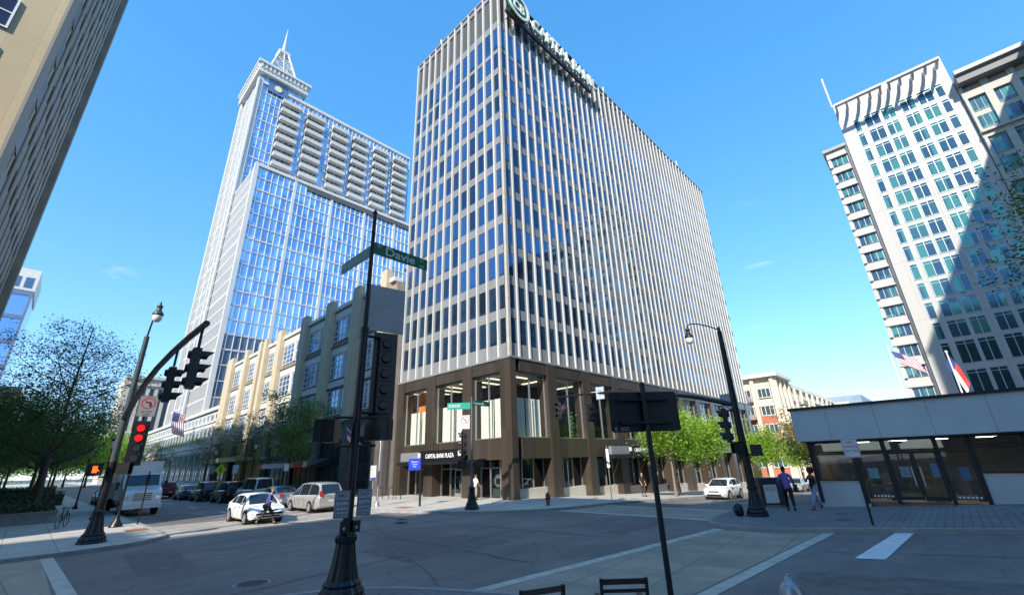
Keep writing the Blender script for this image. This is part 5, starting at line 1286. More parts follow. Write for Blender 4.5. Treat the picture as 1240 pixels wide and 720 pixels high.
def car(name, label, L_, W_, H_, body, roof, paintm, loc, rz, group=None, sill=.22, belt=.90, wheel_r=.33, wb=(.2, .8), parent_cat='car', bottom=None, glassx=None, tail_h=(.75, 1.0), pillars=2):
    """body = [(x, z)] shoulder line, roof = [(x, z)] roof line incl. screens (x from 0 rear to L front)"""
    t = thing(name, label, parent_cat, loc, rz, group, world=False)
    n = 44; mb = MB(); xs = sorted(set([L_*k/n for k in range(n+1)]+[q[0] for q in roof]+[q[0] for q in body])); N = 0
    def hw(x, z=0):   # plan half width
        e = min(x, L_-x); return W_/2*(1-.16*math.exp(-e/.18)-.05*math.exp(-e/.7))
    rings = []
    for x in xs:
        zs = lerp_prof(body, x); zr = lerp_prof(roof, x) if roof[0][0] <= x <= roof[-1][0] else zs; zr = max(zr, zs+.015)
        w = hw(x); e = min(x, L_-x); zb = sill+.16*math.exp(-e/.15); tw = w*(.98-.26*min(1, (zr-zs)/.55))
        ring = [(0, zb), (w*.90, zb), (w*.975, zb+.1), (w, (zb+zs)*.5), (w*.985, zs-.10), (w*.95, zs-.012), (w*.93, zs+.0), (tw+(w*.93-tw)*.0, zr-.045*min(1, (zr-zs)/.3)), (tw*.86, zr), (0, zr+.015)]
        rings.append([(x-L_/2, y, z) for y, z in ring]+[(x-L_/2, -y, z) for y, z in reversed(ring[1:-1])])
    m = len(rings[0]); vs = [v for r_ in rings for v in r_]
    fs = [(i*m+k, i*m+(k+1) % m, (i+1)*m+(k+1) % m, (i+1)*m+k) for i in range(len(rings)-1) for k in range(m)]
    mb.add(vs, fs, 0, True); mb.add(rings[0], [tuple(range(m))]); mb.add(rings[-1], [tuple(reversed(range(m)))])
    b = part('body', mb, paintm, t)
    b.data.set_sharp_from_angle(angle=R(48))
    # side glass: follows the greenhouse, split by pillars
    g0, g1 = glassx or (roof[0][0], roof[-1][0]); top = [q for q in roof]
    def side(x, f_): # point on greenhouse side at fraction f_ of height
        zs = lerp_prof(body, x); zr = max(lerp_prof(roof, x), zs+.015); w = hw(x); tw = w*(.98-.26*min(1, (zr-zs)/.55)); za, zb_ = zs+.03, zr-.085
        zz = za+(zb_-za)*f_; k = (zz-zs)/(zr-.045-zs+1e-6); return (w*.93)*(1-k)+tw*k, zz
    segs = pillars+1; 
    for sgn in (-1, 1):
        for s_ in range(segs):
            a, c = g0+(g1-g0)*s_/segs+.035, g0+(g1-g0)*(s_+1)/segs-.035; mb = MB(); k = 10
            for i in range(k):
                xa, xb = a+(c-a)*i/k, a+(c-a)*(i+1)/k
                if lerp_prof(roof, xa)-lerp_prof(body, xa) < .13 or lerp_prof(roof, xb)-lerp_prof(body, xb) < .13: continue
                q = [(xa, 0), (xb, 0), (xb, 1), (xa, 1)]; P = []
                for x, f_ in q: yy, zz = side(x, f_); P.append((x-L_/2, sgn*(yy+.009), zz))
                mb.face(P)
            if mb.f: part('side_window', mb, mCarGl, t, fix=False)
    # windscreen / rear screen: the sloping roof segments at both ends
    for (xa, za), (xb, zb_), nm in ((roof[0], roof[1], 'rear_window'), (roof[-2], roof[-1], 'windscreen')):
        if abs(zb_-za) < .15: continue
        mb = MB(); rws = []
        for f_ in (.07, .93):
            x = xa+(xb-xa)*f_; z = za+(zb_-za)*f_; zs = lerp_prof(body, x); w = hw(x); tw = w*(.98-.26*min(1, (max(z, zs+.015)-zs)/.55))*.84
            nx, nz = -(zb_-za), (xb-xa); ll = math.hypot(nx, nz); nx, nz = nx/ll*.022, nz/ll*.022
            rws.append([(x-L_/2+nx, tw, z+nz+.004), (x-L_/2+nx, 0, z+nz+.018), (x-L_/2+nx, -tw, z+nz+.004)])
        mb.face([rws[0][0], rws[0][1], rws[1][1], rws[1][0]]); mb.face([rws[0][1], rws[0][2], rws[1][2], rws[1][1]])
        part(nm, mb, mCarGl, t, fix=False)
    for wx in wb:
        for sgn in (-1, 1):
            x = L_*wx-L_/2; y = sgn*(W_/2-.088)
            wl = MB(); wl.tube([(x, sgn*(W_/2-.32), wheel_r+.02), (x, sgn*(W_/2+.004), wheel_r+.02)], wheel_r*1.13, 24)
            part('wheel_arch', wl, mTrim, t)
            ty = MB(); ty.tube([(x, y-.10, wheel_r), (x, y-.08, wheel_r), (x, y+.08, wheel_r), (x, y+.10, wheel_r)] if 1 else [], [wheel_r*.93, wheel_r, wheel_r, wheel_r*.93], 24)
            wo = part('wheel', ty, mTyre, t)
            ri = MB(); ys = y+sgn*.101
            ri.tube([(x, ys-sgn*.01, wheel_r), (x, ys+sgn*.006, wheel_r)], wheel_r*.16, 12)
            for k in range(5):
                a = 2*math.pi*k/5; d = Vector((math.cos(a), 0, math.sin(a))); ri.frame(Vector((x, ys, wheel_r))+d*wheel_r*.36, d, Vector((0, 1, 0)), d.cross(Vector((0, 1, 0))), wheel_r*.3, .006, wheel_r*.10)
            n_ = 24
            for k in range(n_):
                a0, a1 = 2*math.pi*k/n_, 2*math.pi*(k+1)/n_
                q = lambda a, rr, yy: (x+rr*math.cos(a), yy, wheel_r+rr*math.sin(a))
                ri.face([q(a0, wheel_r*.64, ys+sgn*.004), q(a1, wheel_r*.64, ys+sgn*.004), q(a1, wheel_r*.70, ys+sgn*.004), q(a0, wheel_r*.70, ys+sgn*.004)])
            part('rim', ri, mRim, wo, fix=False)
    zs0, zsL = lerp_prof(body, .05), lerp_prof(body, L_-.05)
    for sgn in (-1, 1):
        mb = MB(); w0 = hw(.06)
        mb.frame((-L_/2+.03, sgn*(w0*.80), tail_h[0]*.5+tail_h[1]*.5), (1, -sgn*.25, 0), (sgn*.25, 1, 0), (0, 0, 1), .05, .11, (tail_h[1]-tail_h[0])/2); part('tail_lamp', mb, mTail, t)
        mb = MB(); mb.frame((L_/2-.09, sgn*(hw(L_-.06)*.80), zsL-.13), (1, sgn*.35, 0), (-sgn*.35, 1, 0), (0, 0, 1), .075, .19, .06); part('headlight', mb, mHeadL, t)
        mb = MB(); xm = roof[-1][0]-.35-L_/2; zm = lerp_prof(body, roof[-1][0]-.35)+.08; mb.frame((xm, sgn*(W_/2+.04), zm), (1, 0, 0), (0, 1, 0), (0, 0, 1), .05, .10, .065); part('door_mirror', mb, paintm, t)
        mb = MB()
        for fx in (.36, .52, .66): mb.box(L_*fx-L_/2-.006, L_*fx-L_/2+.006, sgn*(W_/2-.004), sgn*(W_/2+.004), .36, .80)
        for fx in (.40, .56): mb.box(L_*fx-L_/2, L_*fx-L_/2+.13, sgn*(W_/2-.01), sgn*(W_/2+.018), .78, .81)
        part('door_line', mb, mTrim, t, fix=False)
    mb = MB(); mb.frame((L_/2+.0, 0, .40), (1, 0, 0), (0, 1, 0), (0, 0, 1), .02, W_*.30, .07); mb.frame((L_/2-.02, 0, .63), (1, 0, 0), (0, 1, 0), (0, 0, 1), .03, W_*.22, .045); part('grille', mb, mTrim, t)
    mb = MB(); mb.box(-L_/2-.012, -L_/2+.02, -.17, .17, .62, .74); part('number_plate', mb, mPlateW, t)
    mb = MB(); mb.box(-L_/2+.25, L_/2-.25, -W_/2+.18, W_/2-.18, sill-.06, sill+.12); part('underbody', mb, mTrim, t)
    return t
SED = lambda L_: ([(0, .88), (.35, .98), (L_*.30, .95), (L_*.68, .92), (L_*.72, .90), (L_-.5, .78), (L_-.12, .66), (L_, .55)], [(.55, .99), (1.25, 1.40), (1.75, 1.46), (2.35, 1.46), (L_*.61, 1.40), (L_*.76, .90)])
b_, r_ = SED(4.55)
N90, S90 = R(90), R(-90)
car('white_sedan', 'white sedan waiting over the crosswalk behind the walking man', 4.5, 1.82, 1.46, b_, r_, paint('paint_white', (.78, .78, .76), 0), (9.45, 29.3, 0), S90)
VAN = ([(0, .98), (.3, 1.05), (1.5, 1.02), (3.6, .98), (4.4, .90), (4.85, .78), (5.05, .62)], [(.03, 1.06), (.42, 1.68), (.9, 1.76), (2.2, 1.78), (3.0, 1.72), (3.35, 1.60), (4.35, .96)])
mv = car('silver_minivan', 'silver minivan at the kerb with sunlit rear and shaded nose', 5.05, 1.95, 1.76, *VAN, paint('paint_silver', (.50, .49, .46), .4), (14.05, 32.3, 0), N90, tail_h=(.95, 1.28), pillars=2, parent_cat='minivan')
car('blue_sedan', 'pale blue sedan parked directly ahead of the silver minivan', 4.55, 1.8, 1.45, b_, r_, paint('paint_pale_blue', (.30, .36, .44), .5), (14.1, 39.0, 0), N90)
SUV = ([(0, 1.02), (.3, 1.1), (1.5, 1.06), (3.2, 1.03), (4.2, .98), (4.5, .86), (4.65, .6)], [(.03, 1.11), (.30, 1.74), (.8, 1.80), (2.4, 1.80), (2.85, 1.74), (3.5, 1.05)])
car('boxy_utility_van', 'boxy light grey utility vehicle in the parked row ahead of the pale blue sedan', 4.7, 1.95, 2.0, [(0, 1.15), (.3, 1.2), (3.0, 1.15), (4.1, 1.1), (4.5, .95), (4.7, .65)], [(.02, 1.2), (.12, 2.0), (.6, 2.08), (2.6, 2.08), (2.95, 1.98), (3.5, 1.17)], paint('paint_light_grey', (.42, .45, .46), .3), (14.1, 44.6, 0), N90, parent_cat='van', wheel_r=.38, sill=.3)
car('black_suv', 'black sport utility vehicle in the middle of the parked row', 4.65, 1.92, 1.8, *SUV, paint('paint_black', (.015, .015, .018), .3), (13.7, 50.5, 0), N90, parent_cat='suv', wheel_r=.37, sill=.28)
car('dark_grey_suv', 'dark grey sport utility vehicle parked ahead of the black one', 4.65, 1.9, 1.75, *SUV, paint('paint_dark_grey', (.05, .055, .06), .5), (13.2, 56.3, 0), N90, parent_cat='suv', wheel_r=.36, sill=.28)
car('grey_hatchback', 'small grey car parked behind the red pickup', 4.55, 1.78, 1.45, b_, r_, paint('paint_grey', (.14, .15, .17), .5), (12.8, 62.0, 0), N90)
pk = car('red_pickup', 'dark red pickup truck at the far end of the parked row', 5.4, 1.95, 1.8, [(0, 1.08), (2.1, 1.08), (4.1, 1.08), (5.1, 1.02), (5.3, .88), (5.4, .65)], [(1.95, 1.1), (2.15, 1.72), (2.5, 1.84), (3.3, 1.84), (3.55, 1.78), (4.2, 1.1)], paint('paint_red', (.22, .022, .02), .3), (12.2, 69.5, 0), N90, parent_cat='pickup', wheel_r=.39, sill=.36)
HB = ([(0, .92), (.3, 1.0), (1.4, .97), (2.8, .93), (3.2, .90), (3.8, .80), (4.05, .58)], [(.08, 1.0), (.75, 1.40), (1.2, 1.46), (1.9, 1.46), (2.35, 1.40), (3.1, .92)])
z = gz(37.5, 13.6)
car('white_hatchback', 'small white hatchback parked under the bright green trees on the side street', 4.05, 1.72, 1.45, *HB, MATS['paint_white'], (37.4, 13.6, z), R(180))
car('dark_car', 'dark car parked beyond the white hatchback on the side street', 4.5, 1.8, 1.45, b_, r_, MATS['paint_dark_grey'], (52, 14.2, gz(52, 14)), R(180))
car('silver_car', 'silver car parked far down the side street beside the mast pole', 4.5, 1.8, 1.45, b_, r_, MATS['paint_silver'], (62, 14.2, gz(62, 14)), R(180))
# box truck
tx, ty = 6.05, 45.6
tr = thing('box_truck', 'white box truck facing the camera beside the plaza', 'truck', (tx, ty, 0), S90, world=False)
mb = MB(); mb.box(-5.2, 1.25, -1.22, 1.22, 1.05, 3.55); part('cargo_box', mb, paint('paint_box', (.66, .67, .66), 0), tr)
mb = MB()
for x in [-5.0+k*.6 for k in range(11)]:
    for s_ in (-1, 1): mb.box(x, x+.03, s_*1.221, s_*1.235, 1.1, 3.5)
mb.box(1.24, 1.28, -1.24, 1.24, 3.45, 3.58); mb.box(1.24, 1.28, -1.24, 1.24, 1.0, 1.1); part('box_rib', mb, mAlu, tr, fix=False)
mb = MB(); mp = paint('paint_cab', (.66, .68, .70), 0)
prof = [(1.45, .75), (1.45, 2.62), (1.7, 2.75), (2.35, 2.72), (2.75, 1.85), (3.6, 1.62), (3.85, 1.4), (3.9, .75)]
mb.prism([(x, -1.08, z) for x, z in prof], (0, 2.16, 0)); part('cab', mb, mp, tr)
mb = MB(); mb.prism([(2.40, -.95, 2.62), (2.40, .95, 2.62), (2.745, .95, 1.92), (2.745, -.95, 1.92)], (.03, 0, .012)); part('windscreen', mb, mCarGl, tr)
for s_ in (-1, 1):
    mb = MB(); mb.prism([(1.65, s_*1.081, 1.85), (2.55, s_*1.081, 1.85), (2.25, s_*1.081, 2.6), (1.65, s_*1.081, 2.6)], (0, s_*.012, 0)); part('side_window', mb, mCarGl, tr)
    mb = MB(); mb.frame((3.87, s_*.88, 1.15), (1, 0, 0), (0, 1, 0), (0, 0, 1), .04, .15, .12); part('headlight', mb, mHeadL, tr)
    mb = MB(); mb.frame((2.7, s_*1.38, 1.95), (1, 0, 0), (0, 1, 0), (0, 0, 1), .05, .09, .25); mb.tube([(2.6, s_*1.08, 2.1), (2.7, s_*1.38, 2.1)], .02, 6); part('door_mirror', mb, mTrim, tr)
    for x in (-3.6, 2.9):
        mb = MB(); mb.tube([(x, s_*.82, .48), (x, s_*1.12, .48)], .48, 24); w = part('wheel', mb, mTyre, tr); mb = MB(); mb.disc((x, s_*1.125, .48), (0, s_, 0), .25, .02, 16); part('rim', mb, mRim, w)
mb = MB(); mb.box(3.88, 3.95, -.55, .55, .95, 1.5)
gr = part('grille', mb, mAlu, tr); mb = MB()
for k in range(4): mb.box(3.955, 3.965, -.5, .5, 1.0+k*.125, 1.05+k*.125)
part('grille_slot', mb, mTrim, gr)
mb = MB(); mb.box(3.85, 4.12, -1.15, 1.15, .48, .78); part('bumper', mb, mp, tr); mb = MB(); mb.box(-5.1, 3.7, -.5, .5, .5, 1.04); part('chassis', mb, mTrim, tr)
# bicycle leaning by the planter
bk_ = thing('bicycle', 'dark bicycle standing at the plaza kerb in front of the planter', 'bicycle', (1.97, 35.5, SW), R(70), world=False)
for x in (-.52, .52):
    mb = MB(); n_ = 24
    mb.tube([(x+.33*math.cos(2*math.pi*k/n_), 0, .34+.33*math.sin(2*math.pi*k/n_)) for k in range(n_+1)], .018, 6, cap=False); w = part('wheel', mb, mTyre, bk_)
    mb = MB()
    for k in range(8): a = math.pi*k/8; mb.tube([(x-.32*math.cos(a), 0, .34-.32*math.sin(a)), (x+.32*math.cos(a), 0, .34+.32*math.sin(a))], .003, 3)
    part('spokes', mb, mGalv, w)
mb = MB()
for a, b in (((-.52, .34), (-.12, .30)), ((-.52, .34), (-.22, .82)), ((-.12, .30), (-.24, .92)), ((-.12, .30), (.36, .82)), ((-.22, .80), (.36, .84)), ((.36, .9), (.52, .34))): mb.tube([(a[0], 0, a[1]), (b[0], 0, b[1])], .018, 6)
part('frame', mb, mPole, bk_)
mb = MB(); mb.tube([(.34, -.25, 1.0), (.36, 0, .96), (.34, .25, 1.0)], .014, 6); mb.tube([(.36, 0, .88), (.36, 0, .97)], .016, 6); part('handlebar', mb, mPole, bk_)
mb = MB(); mb.frame((-.25, 0, .95), (1, 0, 0), (0, 1, 0), (0, 0, 1), .13, .06, .025); part('saddle', mb, mTrim, bk_)
# ------------------------------------------------------------------ people (local: facing +X, z up, metres)
mSkin = M('skin_light', (.42, .25, .17), .6, var=.05, scale=5); mSkinD = M('skin_brown', (.14, .075, .045), .6, var=.05)
def skin(name, verts, edges, mat, parent, root=0, sub=1, label=None):
    """verts: (x,y,z,rx,ry)"""
    me = bpy.data.meshes.new(name); me.from_pydata([v[:3] for v in verts], edges, [])
    ob = bpy.data.objects.new(name+'_tmp', me); COL.objects.link(ob)
    ob.modifiers.new('s', 'SKIN').use_smooth_shade = True; sd = ob.modifiers.new('u', 'SUBSURF'); sd.levels = sub; sd.render_levels = sub
    for i, v in enumerate(verts):
        sv = me.skin_vertices[0].data[i]; sv.radius = (v[3], v[4] if len(v) > 4 else v[3]); sv.use_root = (i == root)
    dg = bpy.context.evaluated_depsgraph_get(); dg.update()
    m2 = bpy.data.meshes.new_from_object(ob.evaluated_get(dg)); m2.name = name; bpy.data.objects.remove(ob)
    m2.materials.clear(); m2.materials.append(mat)
    for p in m2.polygons: p.use_smooth = True
    o = bpy.data.objects.new(name, m2); COL.objects.link(o)
    if parent: o.parent = parent; OFF[o.name] = (0, 0, 0)
    return o
def person(label, loc, rz, shirt, trousers, sk, hair, stride=.30, lean=0., arms=None, hair_big=False, sleeve=.5, h=1.75, hold=None, shoes=None, female=False):
    k = h/1.75; t = thing('person', label, 'person', loc, rz, world=False); t.scale = (k, k, k)
    def Z(x, y, z): return (x+lean*(z-.92) if z > .92 else x, y, z)
    hipz = .93; fx, bx_ = stride, -stride*1.05
    shw = .185 if not female else .165
    # joints
    ank = {1: (fx, .09, .10), -1: (bx_, -.09, .16)}; knee = {1: (fx*.62+.03, .095, .50), -1: (bx_*.42+.06, -.095, .49)}
    hipj = {1: (0, .095, .88), -1: (0, -.095, .88)}; toe = {1: (fx+.17, .10, .045), -1: (bx_+.12, -.10, .05)}
    arms = arms or {1: ((-.10, .27, 1.16), (-.03, .27, .92)), -1: ((.06, -.27, 1.16), (.22, -.25, .95))}
    V = [(*Z(0, 0, hipz), .10, .13), (*Z(0, 0, 1.12), .085, .105), (*Z(0, 0, 1.32), .11, .15), (*Z(0, 0, 1.43), .07, .10), (*Z(.005, 0, 1.50), .05, .052), (*Z(.02, 0, 1.575), .078, .068), (*Z(.025, 0, 1.65), .108, .09), (*Z(.015, 0, 1.73), .075, .068)]
    E = [(0,1),(1,2),(2,3),(3,4),(4,5),(5,6),(6,7)]
    for s_ in (1, -1):
        n0 = len(V); V += [(*hipj[s_], .088), (*knee[s_], .06), (*ank[s_], .042), (*toe[s_], .032)]; E += [(0, n0), (n0, n0+1), (n0+1, n0+2), (n0+2, n0+3)]
        el, wr = arms[s_]; n0 = len(V); hx = Vector(wr)+(Vector(wr)-Vector(el)).normalized()*.09
        V += [(*Z(0, s_*shw, 1.40), .055), (*Z(*el), .038), (*Z(*wr), .027), (*Z(*hx), .032, .022)]; E += [(3, n0), (n0, n0+1), (n0+1, n0+2), (n0+2, n0+3)]
    body = skin('body', V, E, sk, t)
    # nose, ears
    hv = Vector(Z(.025, 0, 1.62)); mb = MB(); mb.tube([hv+Vector((.085, 0, .02)), hv+Vector((.115, 0, -.015))], [.008, .014], 6)
    for s_ in (1, -1): mb.tube([hv+Vector((0, s_*.068, .02)), hv+Vector((0, s_*.074, -.03))], [.016, .010], 6)
    part('face_detail', mb, sk, t)
    mb = MB()
    for s_ in (1, -1): mb.disc(hv+Vector((.088, s_*.03, .02)), (1, s_*.2, 0), .010, .006, 8)
    mb.frame(hv+Vector((.087, 0, -.05)), (1, 0, 0), (0, 1, 0), (0, 0, 1), .006, .024, .005); part('eyes_and_mouth', mb, mTrim, t)
    # hands with fingers
    for s_ in (1, -1):
        el, wr = arms[s_]; d = (Vector(wr)-Vector(el)).normalized(); w = Vector(Z(*wr)); c = w+d*.08; mb = MB(); side_ = d.orthogonal().normalized()
        for q in range(4):
            o = c+side_*(-.03+.02*q); mb.tube([o, o+d*(.045+.01*(q in (1, 2))), o+d*.065+Vector((.015, 0, -.01))], [.009, .009, .007], 6)
        mb.tube([w+d*.03-side_*.02, w+d*.06-side_*.05, w+d*.09-side_*.055], [.011, .010, .008], 6); part('fingers', mb, sk, t)
    # shirt
    sv = [(*Z(0, 0, .82), .14, .19), (*Z(0, 0, .97), .13, .17), (*Z(0, 0, 1.12), .112, .15), (*Z(0, 0, 1.30), .122, .165), (*Z(0, 0, 1.42), .085, .115), (*Z(.0, 0, 1.475), .058, .06)]; se_ = [(0,1),(1,2),(2,3),(3,4),(4,5)]
    if sleeve > 0:
        for s_ in (1, -1):
            el, wr = arms[s_]; a = Vector(Z(0, s_*shw, 1.40)); b = Vector(Z(*el)); n0 = len(sv); f_ = min(1, sleeve*2)
            sv += [(*a, .068), (*a.lerp(b, f_), .055 if sleeve < 1 else .05)]; se_ += [(4, n0), (n0, n0+1)]
            if sleeve > .5: c = Vector(Z(*wr)); sv.append((*b.lerp(c, min(1, sleeve*2-1)), .04)); se_.append((n0+1, n0+2))
    skin('shirt', sv, se_, shirt, t)
    tv = [(*Z(0, 0, .93), .125, .165), (*Z(0, 0, 1.12), .10, .13)]; te = [(0, 1)]
    for s_ in (1, -1):
        n0 = len(tv); a = Vector(knee[s_]); b = Vector(ank[s_]); tv += [(*hipj[s_], .105), (*a, .078), (*a.lerp(b, .9), .058)]; te += [(0, n0), (n0, n0+1), (n0+1, n0+2)]
    skin('trousers', tv, te, trousers, t)
    for s_ in (1, -1):
        a, b = Vector(ank[s_]), Vector(toe[s_]); skin('shoe', [(a.x-.05, a.y, a.z-.03, .055), (a.x+.03, a.y, a.z-.03, .058), (b.x+.02, b.y, max(.045, b.z), .048)], [(0,1),(1,2)], shoes or mTrim, t)
    hc = Vector(Z(.0, 0, 1.665))
    mb = MB()
    if hair_big: mb.ball(hc+Vector((-.045, 0, .02)), .145, .15, .16)
    else: mb.ball(hc+Vector((-.015, 0, .035)), .098, .084, .085)
    part('hair', mb, hair, t)
    return t
mHairK = M('hair_dark', (.012, .009, .008), .8, var=.2); mHairB = M('hair_brown', (.16, .09, .05), .7, var=.1)
cloth = lambda n, c: M(n, c, .85, var=.12, scale=9, bump=.2, bscale=120)
zz = gz(24.2, 5.95)+SW
pm = person('man in a purple shirt and black trousers walking away past the newspaper box', (24.1, 5.95, zz), R(20), cloth('purple_shirt', (.24, .13, .42)), cloth('black_cloth', (.012, .012, .014)), mSkinD, mHairK, .26, sleeve=1.0,
            arms={1: ((-.05, .28, 1.15), (.12, .24, 1.0)), -1: ((.02, -.28, 1.15), (.05, -.27, .92))}, h=1.86)
bagp = thing('shoulder_bag', 'black shoulder bag at the right hip of the man in the purple shirt', 'bag', (24.15, 5.62, zz+.78))
mb = MB(); mb.frame((24.18, 5.62, zz+.95), (1, .35, 0), (-.35, 1, 0), (0, 0, 1), .17, .06, .16); part('bag', mb, mTrim, bagp); mb = MB(); mb.tube([(24.05, 5.6, zz+1.1), (24.1, 5.85, zz+1.58), (24.3, 5.66, zz+1.1)], .014, 6); part('strap', mb, mTrim, bagp)
zz = gz(25.6, 5.15)+SW
person('woman with full dark hair, dark vest and pale jeans holding a phone', (25.5, 5.2, zz), R(150), cloth('black_cloth', (.012, .012, .014)), cloth('pale_jeans', (.32, .36, .48)), mSkinD, mHairK, .34, sleeve=0.0, hair_big=True, female=True,
       arms={1: ((.02, .24, 1.14), (.2, .18, 1.02)), -1: ((.12, -.22, 1.16), (.30, -.10, 1.40))}, h=1.74, shoes=M('shoe_grey', (.1, .1, .1), .6))
pw_ = thing('smartphone', 'smartphone in the raised hand of the woman with full dark hair', 'phone', (25.2, 5.35, zz+1.45)); mb = MB(); mb.frame((25.19, 5.42, zz+1.53), (1, -.5, 0), (.5, 1, 0), (0, 0, 1), .006, .04, .075); part('case', mb, mTrim, pw_)
mb = MB(); mb.frame((25.19, 5.42, zz+1.53)[0:0] or (25.197, 5.4165, zz+1.53), (1, -.5, 0), (.5, 1, 0), (0, 0, 1), .0025, .035, .068); part('screen', mb, mSignW, pw_)
person('man in a blue shirt striding over the crosswalk in front of the white sedan', (9.15, 26.6, .01), R(-38), cloth('blue_shirt', (.05, .09, .32)), cloth('dark_jeans', (.035, .035, .045)), mSkin, mHairB, .40, lean=.22, sleeve=.5,
       arms={1: ((-.20, .24, 1.15), (-.12, .22, .92)), -1: ((.12, -.26, 1.16), (.34, -.2, 1.08))}, h=1.72)
bg3 = thing('messenger_bag', 'dark messenger bag at the side of the man in the blue shirt', 'bag', (9.02, 26.43, .8)); mb = MB(); mb.frame((9.0, 26.40, .90), (.79, -.62, 0), (.62, .79, 0), (0, 0, 1), .13, .045, .10); part('bag', mb, mTrim, bg3)
mb = MB(); mb.tube([(8.93, 26.45, .98), (9.18, 26.5, 1.42), (9.1, 26.34, .98)], .014, 6); part('strap', mb, mTrim, bg3)
person('person in a white top standing at the cash machine', (22.9, 25.8, SW), R(-10), cloth('white_cloth', (.75, .75, .72)), cloth('khaki', (.30, .26, .2)), mSkin, mHairK, .08, sleeve=.5, h=1.72)
person('person in dark clothes standing left of the first bright green tree on the side street', (34.2, 18.6, gz(34.2, 18)+SW), R(-120), cloth('black_cloth', (.012, .012, .014)), cloth('dark_jeans', (.035, .035, .045)), mSkin, mHairK, .06, h=1.76)
person('person in a grey top and dark trousers standing right of the first bright green tree', (38.5, 17.6, gz(38.5, 17)+SW), R(-60), cloth('grey_cloth', (.28, .24, .24)), cloth('dark_jeans', (.035, .035, .045)), mSkinD, mHairK, .1, h=1.7)
# ------------------------------------------------------------------ trees
mBark = M('bark', (.085, .065, .05), .9, var=.3, scale=6, bump=.5, bscale=25)
mBarkP = M('bark_pale', (.20, .17, .13), .9, var=.25, scale=6, bump=.4, bscale=25)
def leafmat(name, c, c2, tr=.35):
    m = bpy.data.materials.new(name); m.use_nodes = True; nt = m.node_tree; N = nt.nodes; L = nt.links; b = N['Principled BSDF']; o = N['Material Output']
    geo = N.new('ShaderNodeNewGeometry'); wn = N.new('ShaderNodeTexNoise'); wn.inputs['Scale'].default_value = 1.3; wn.inputs['Detail'].default_value = 8; wn.inputs['Roughness'].default_value = .8
    L.new(geo.outputs['Position'], wn.inputs['Vector']); mr = N.new('ShaderNodeMapRange'); mr.inputs[1].default_value = .35; mr.inputs[2].default_value = .65; L.new(wn.outputs['Fac'], mr.inputs[0])
    mx = N.new('ShaderNodeMix'); mx.data_type = 'RGBA'; mx.inputs['A'].default_value = (*c, 1); mx.inputs['B'].default_value = (*c2, 1); L.new(mr.outputs[0], mx.inputs['Factor'])
    L.new(mx.outputs['Result'], b.inputs['Base Color']); b.inputs['Roughness'].default_value = .55
    t = N.new('ShaderNodeBsdfTranslucent'); L.new(mx.outputs['Result'], t.inputs[0]); ms = N.new('ShaderNodeMixShader'); ms.inputs[0].default_value = tr
    L.new(b.outputs[0], ms.inputs[1]); L.new(t.outputs[0], ms.inputs[2]); L.new(ms.outputs[0], o.inputs[0]); return m
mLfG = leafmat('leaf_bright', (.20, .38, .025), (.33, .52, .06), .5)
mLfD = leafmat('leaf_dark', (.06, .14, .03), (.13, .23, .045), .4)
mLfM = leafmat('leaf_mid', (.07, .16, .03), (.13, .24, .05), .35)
mLfO = leafmat('leaf_spring', (.30, .20, .10), (.22, .26, .06), .35)
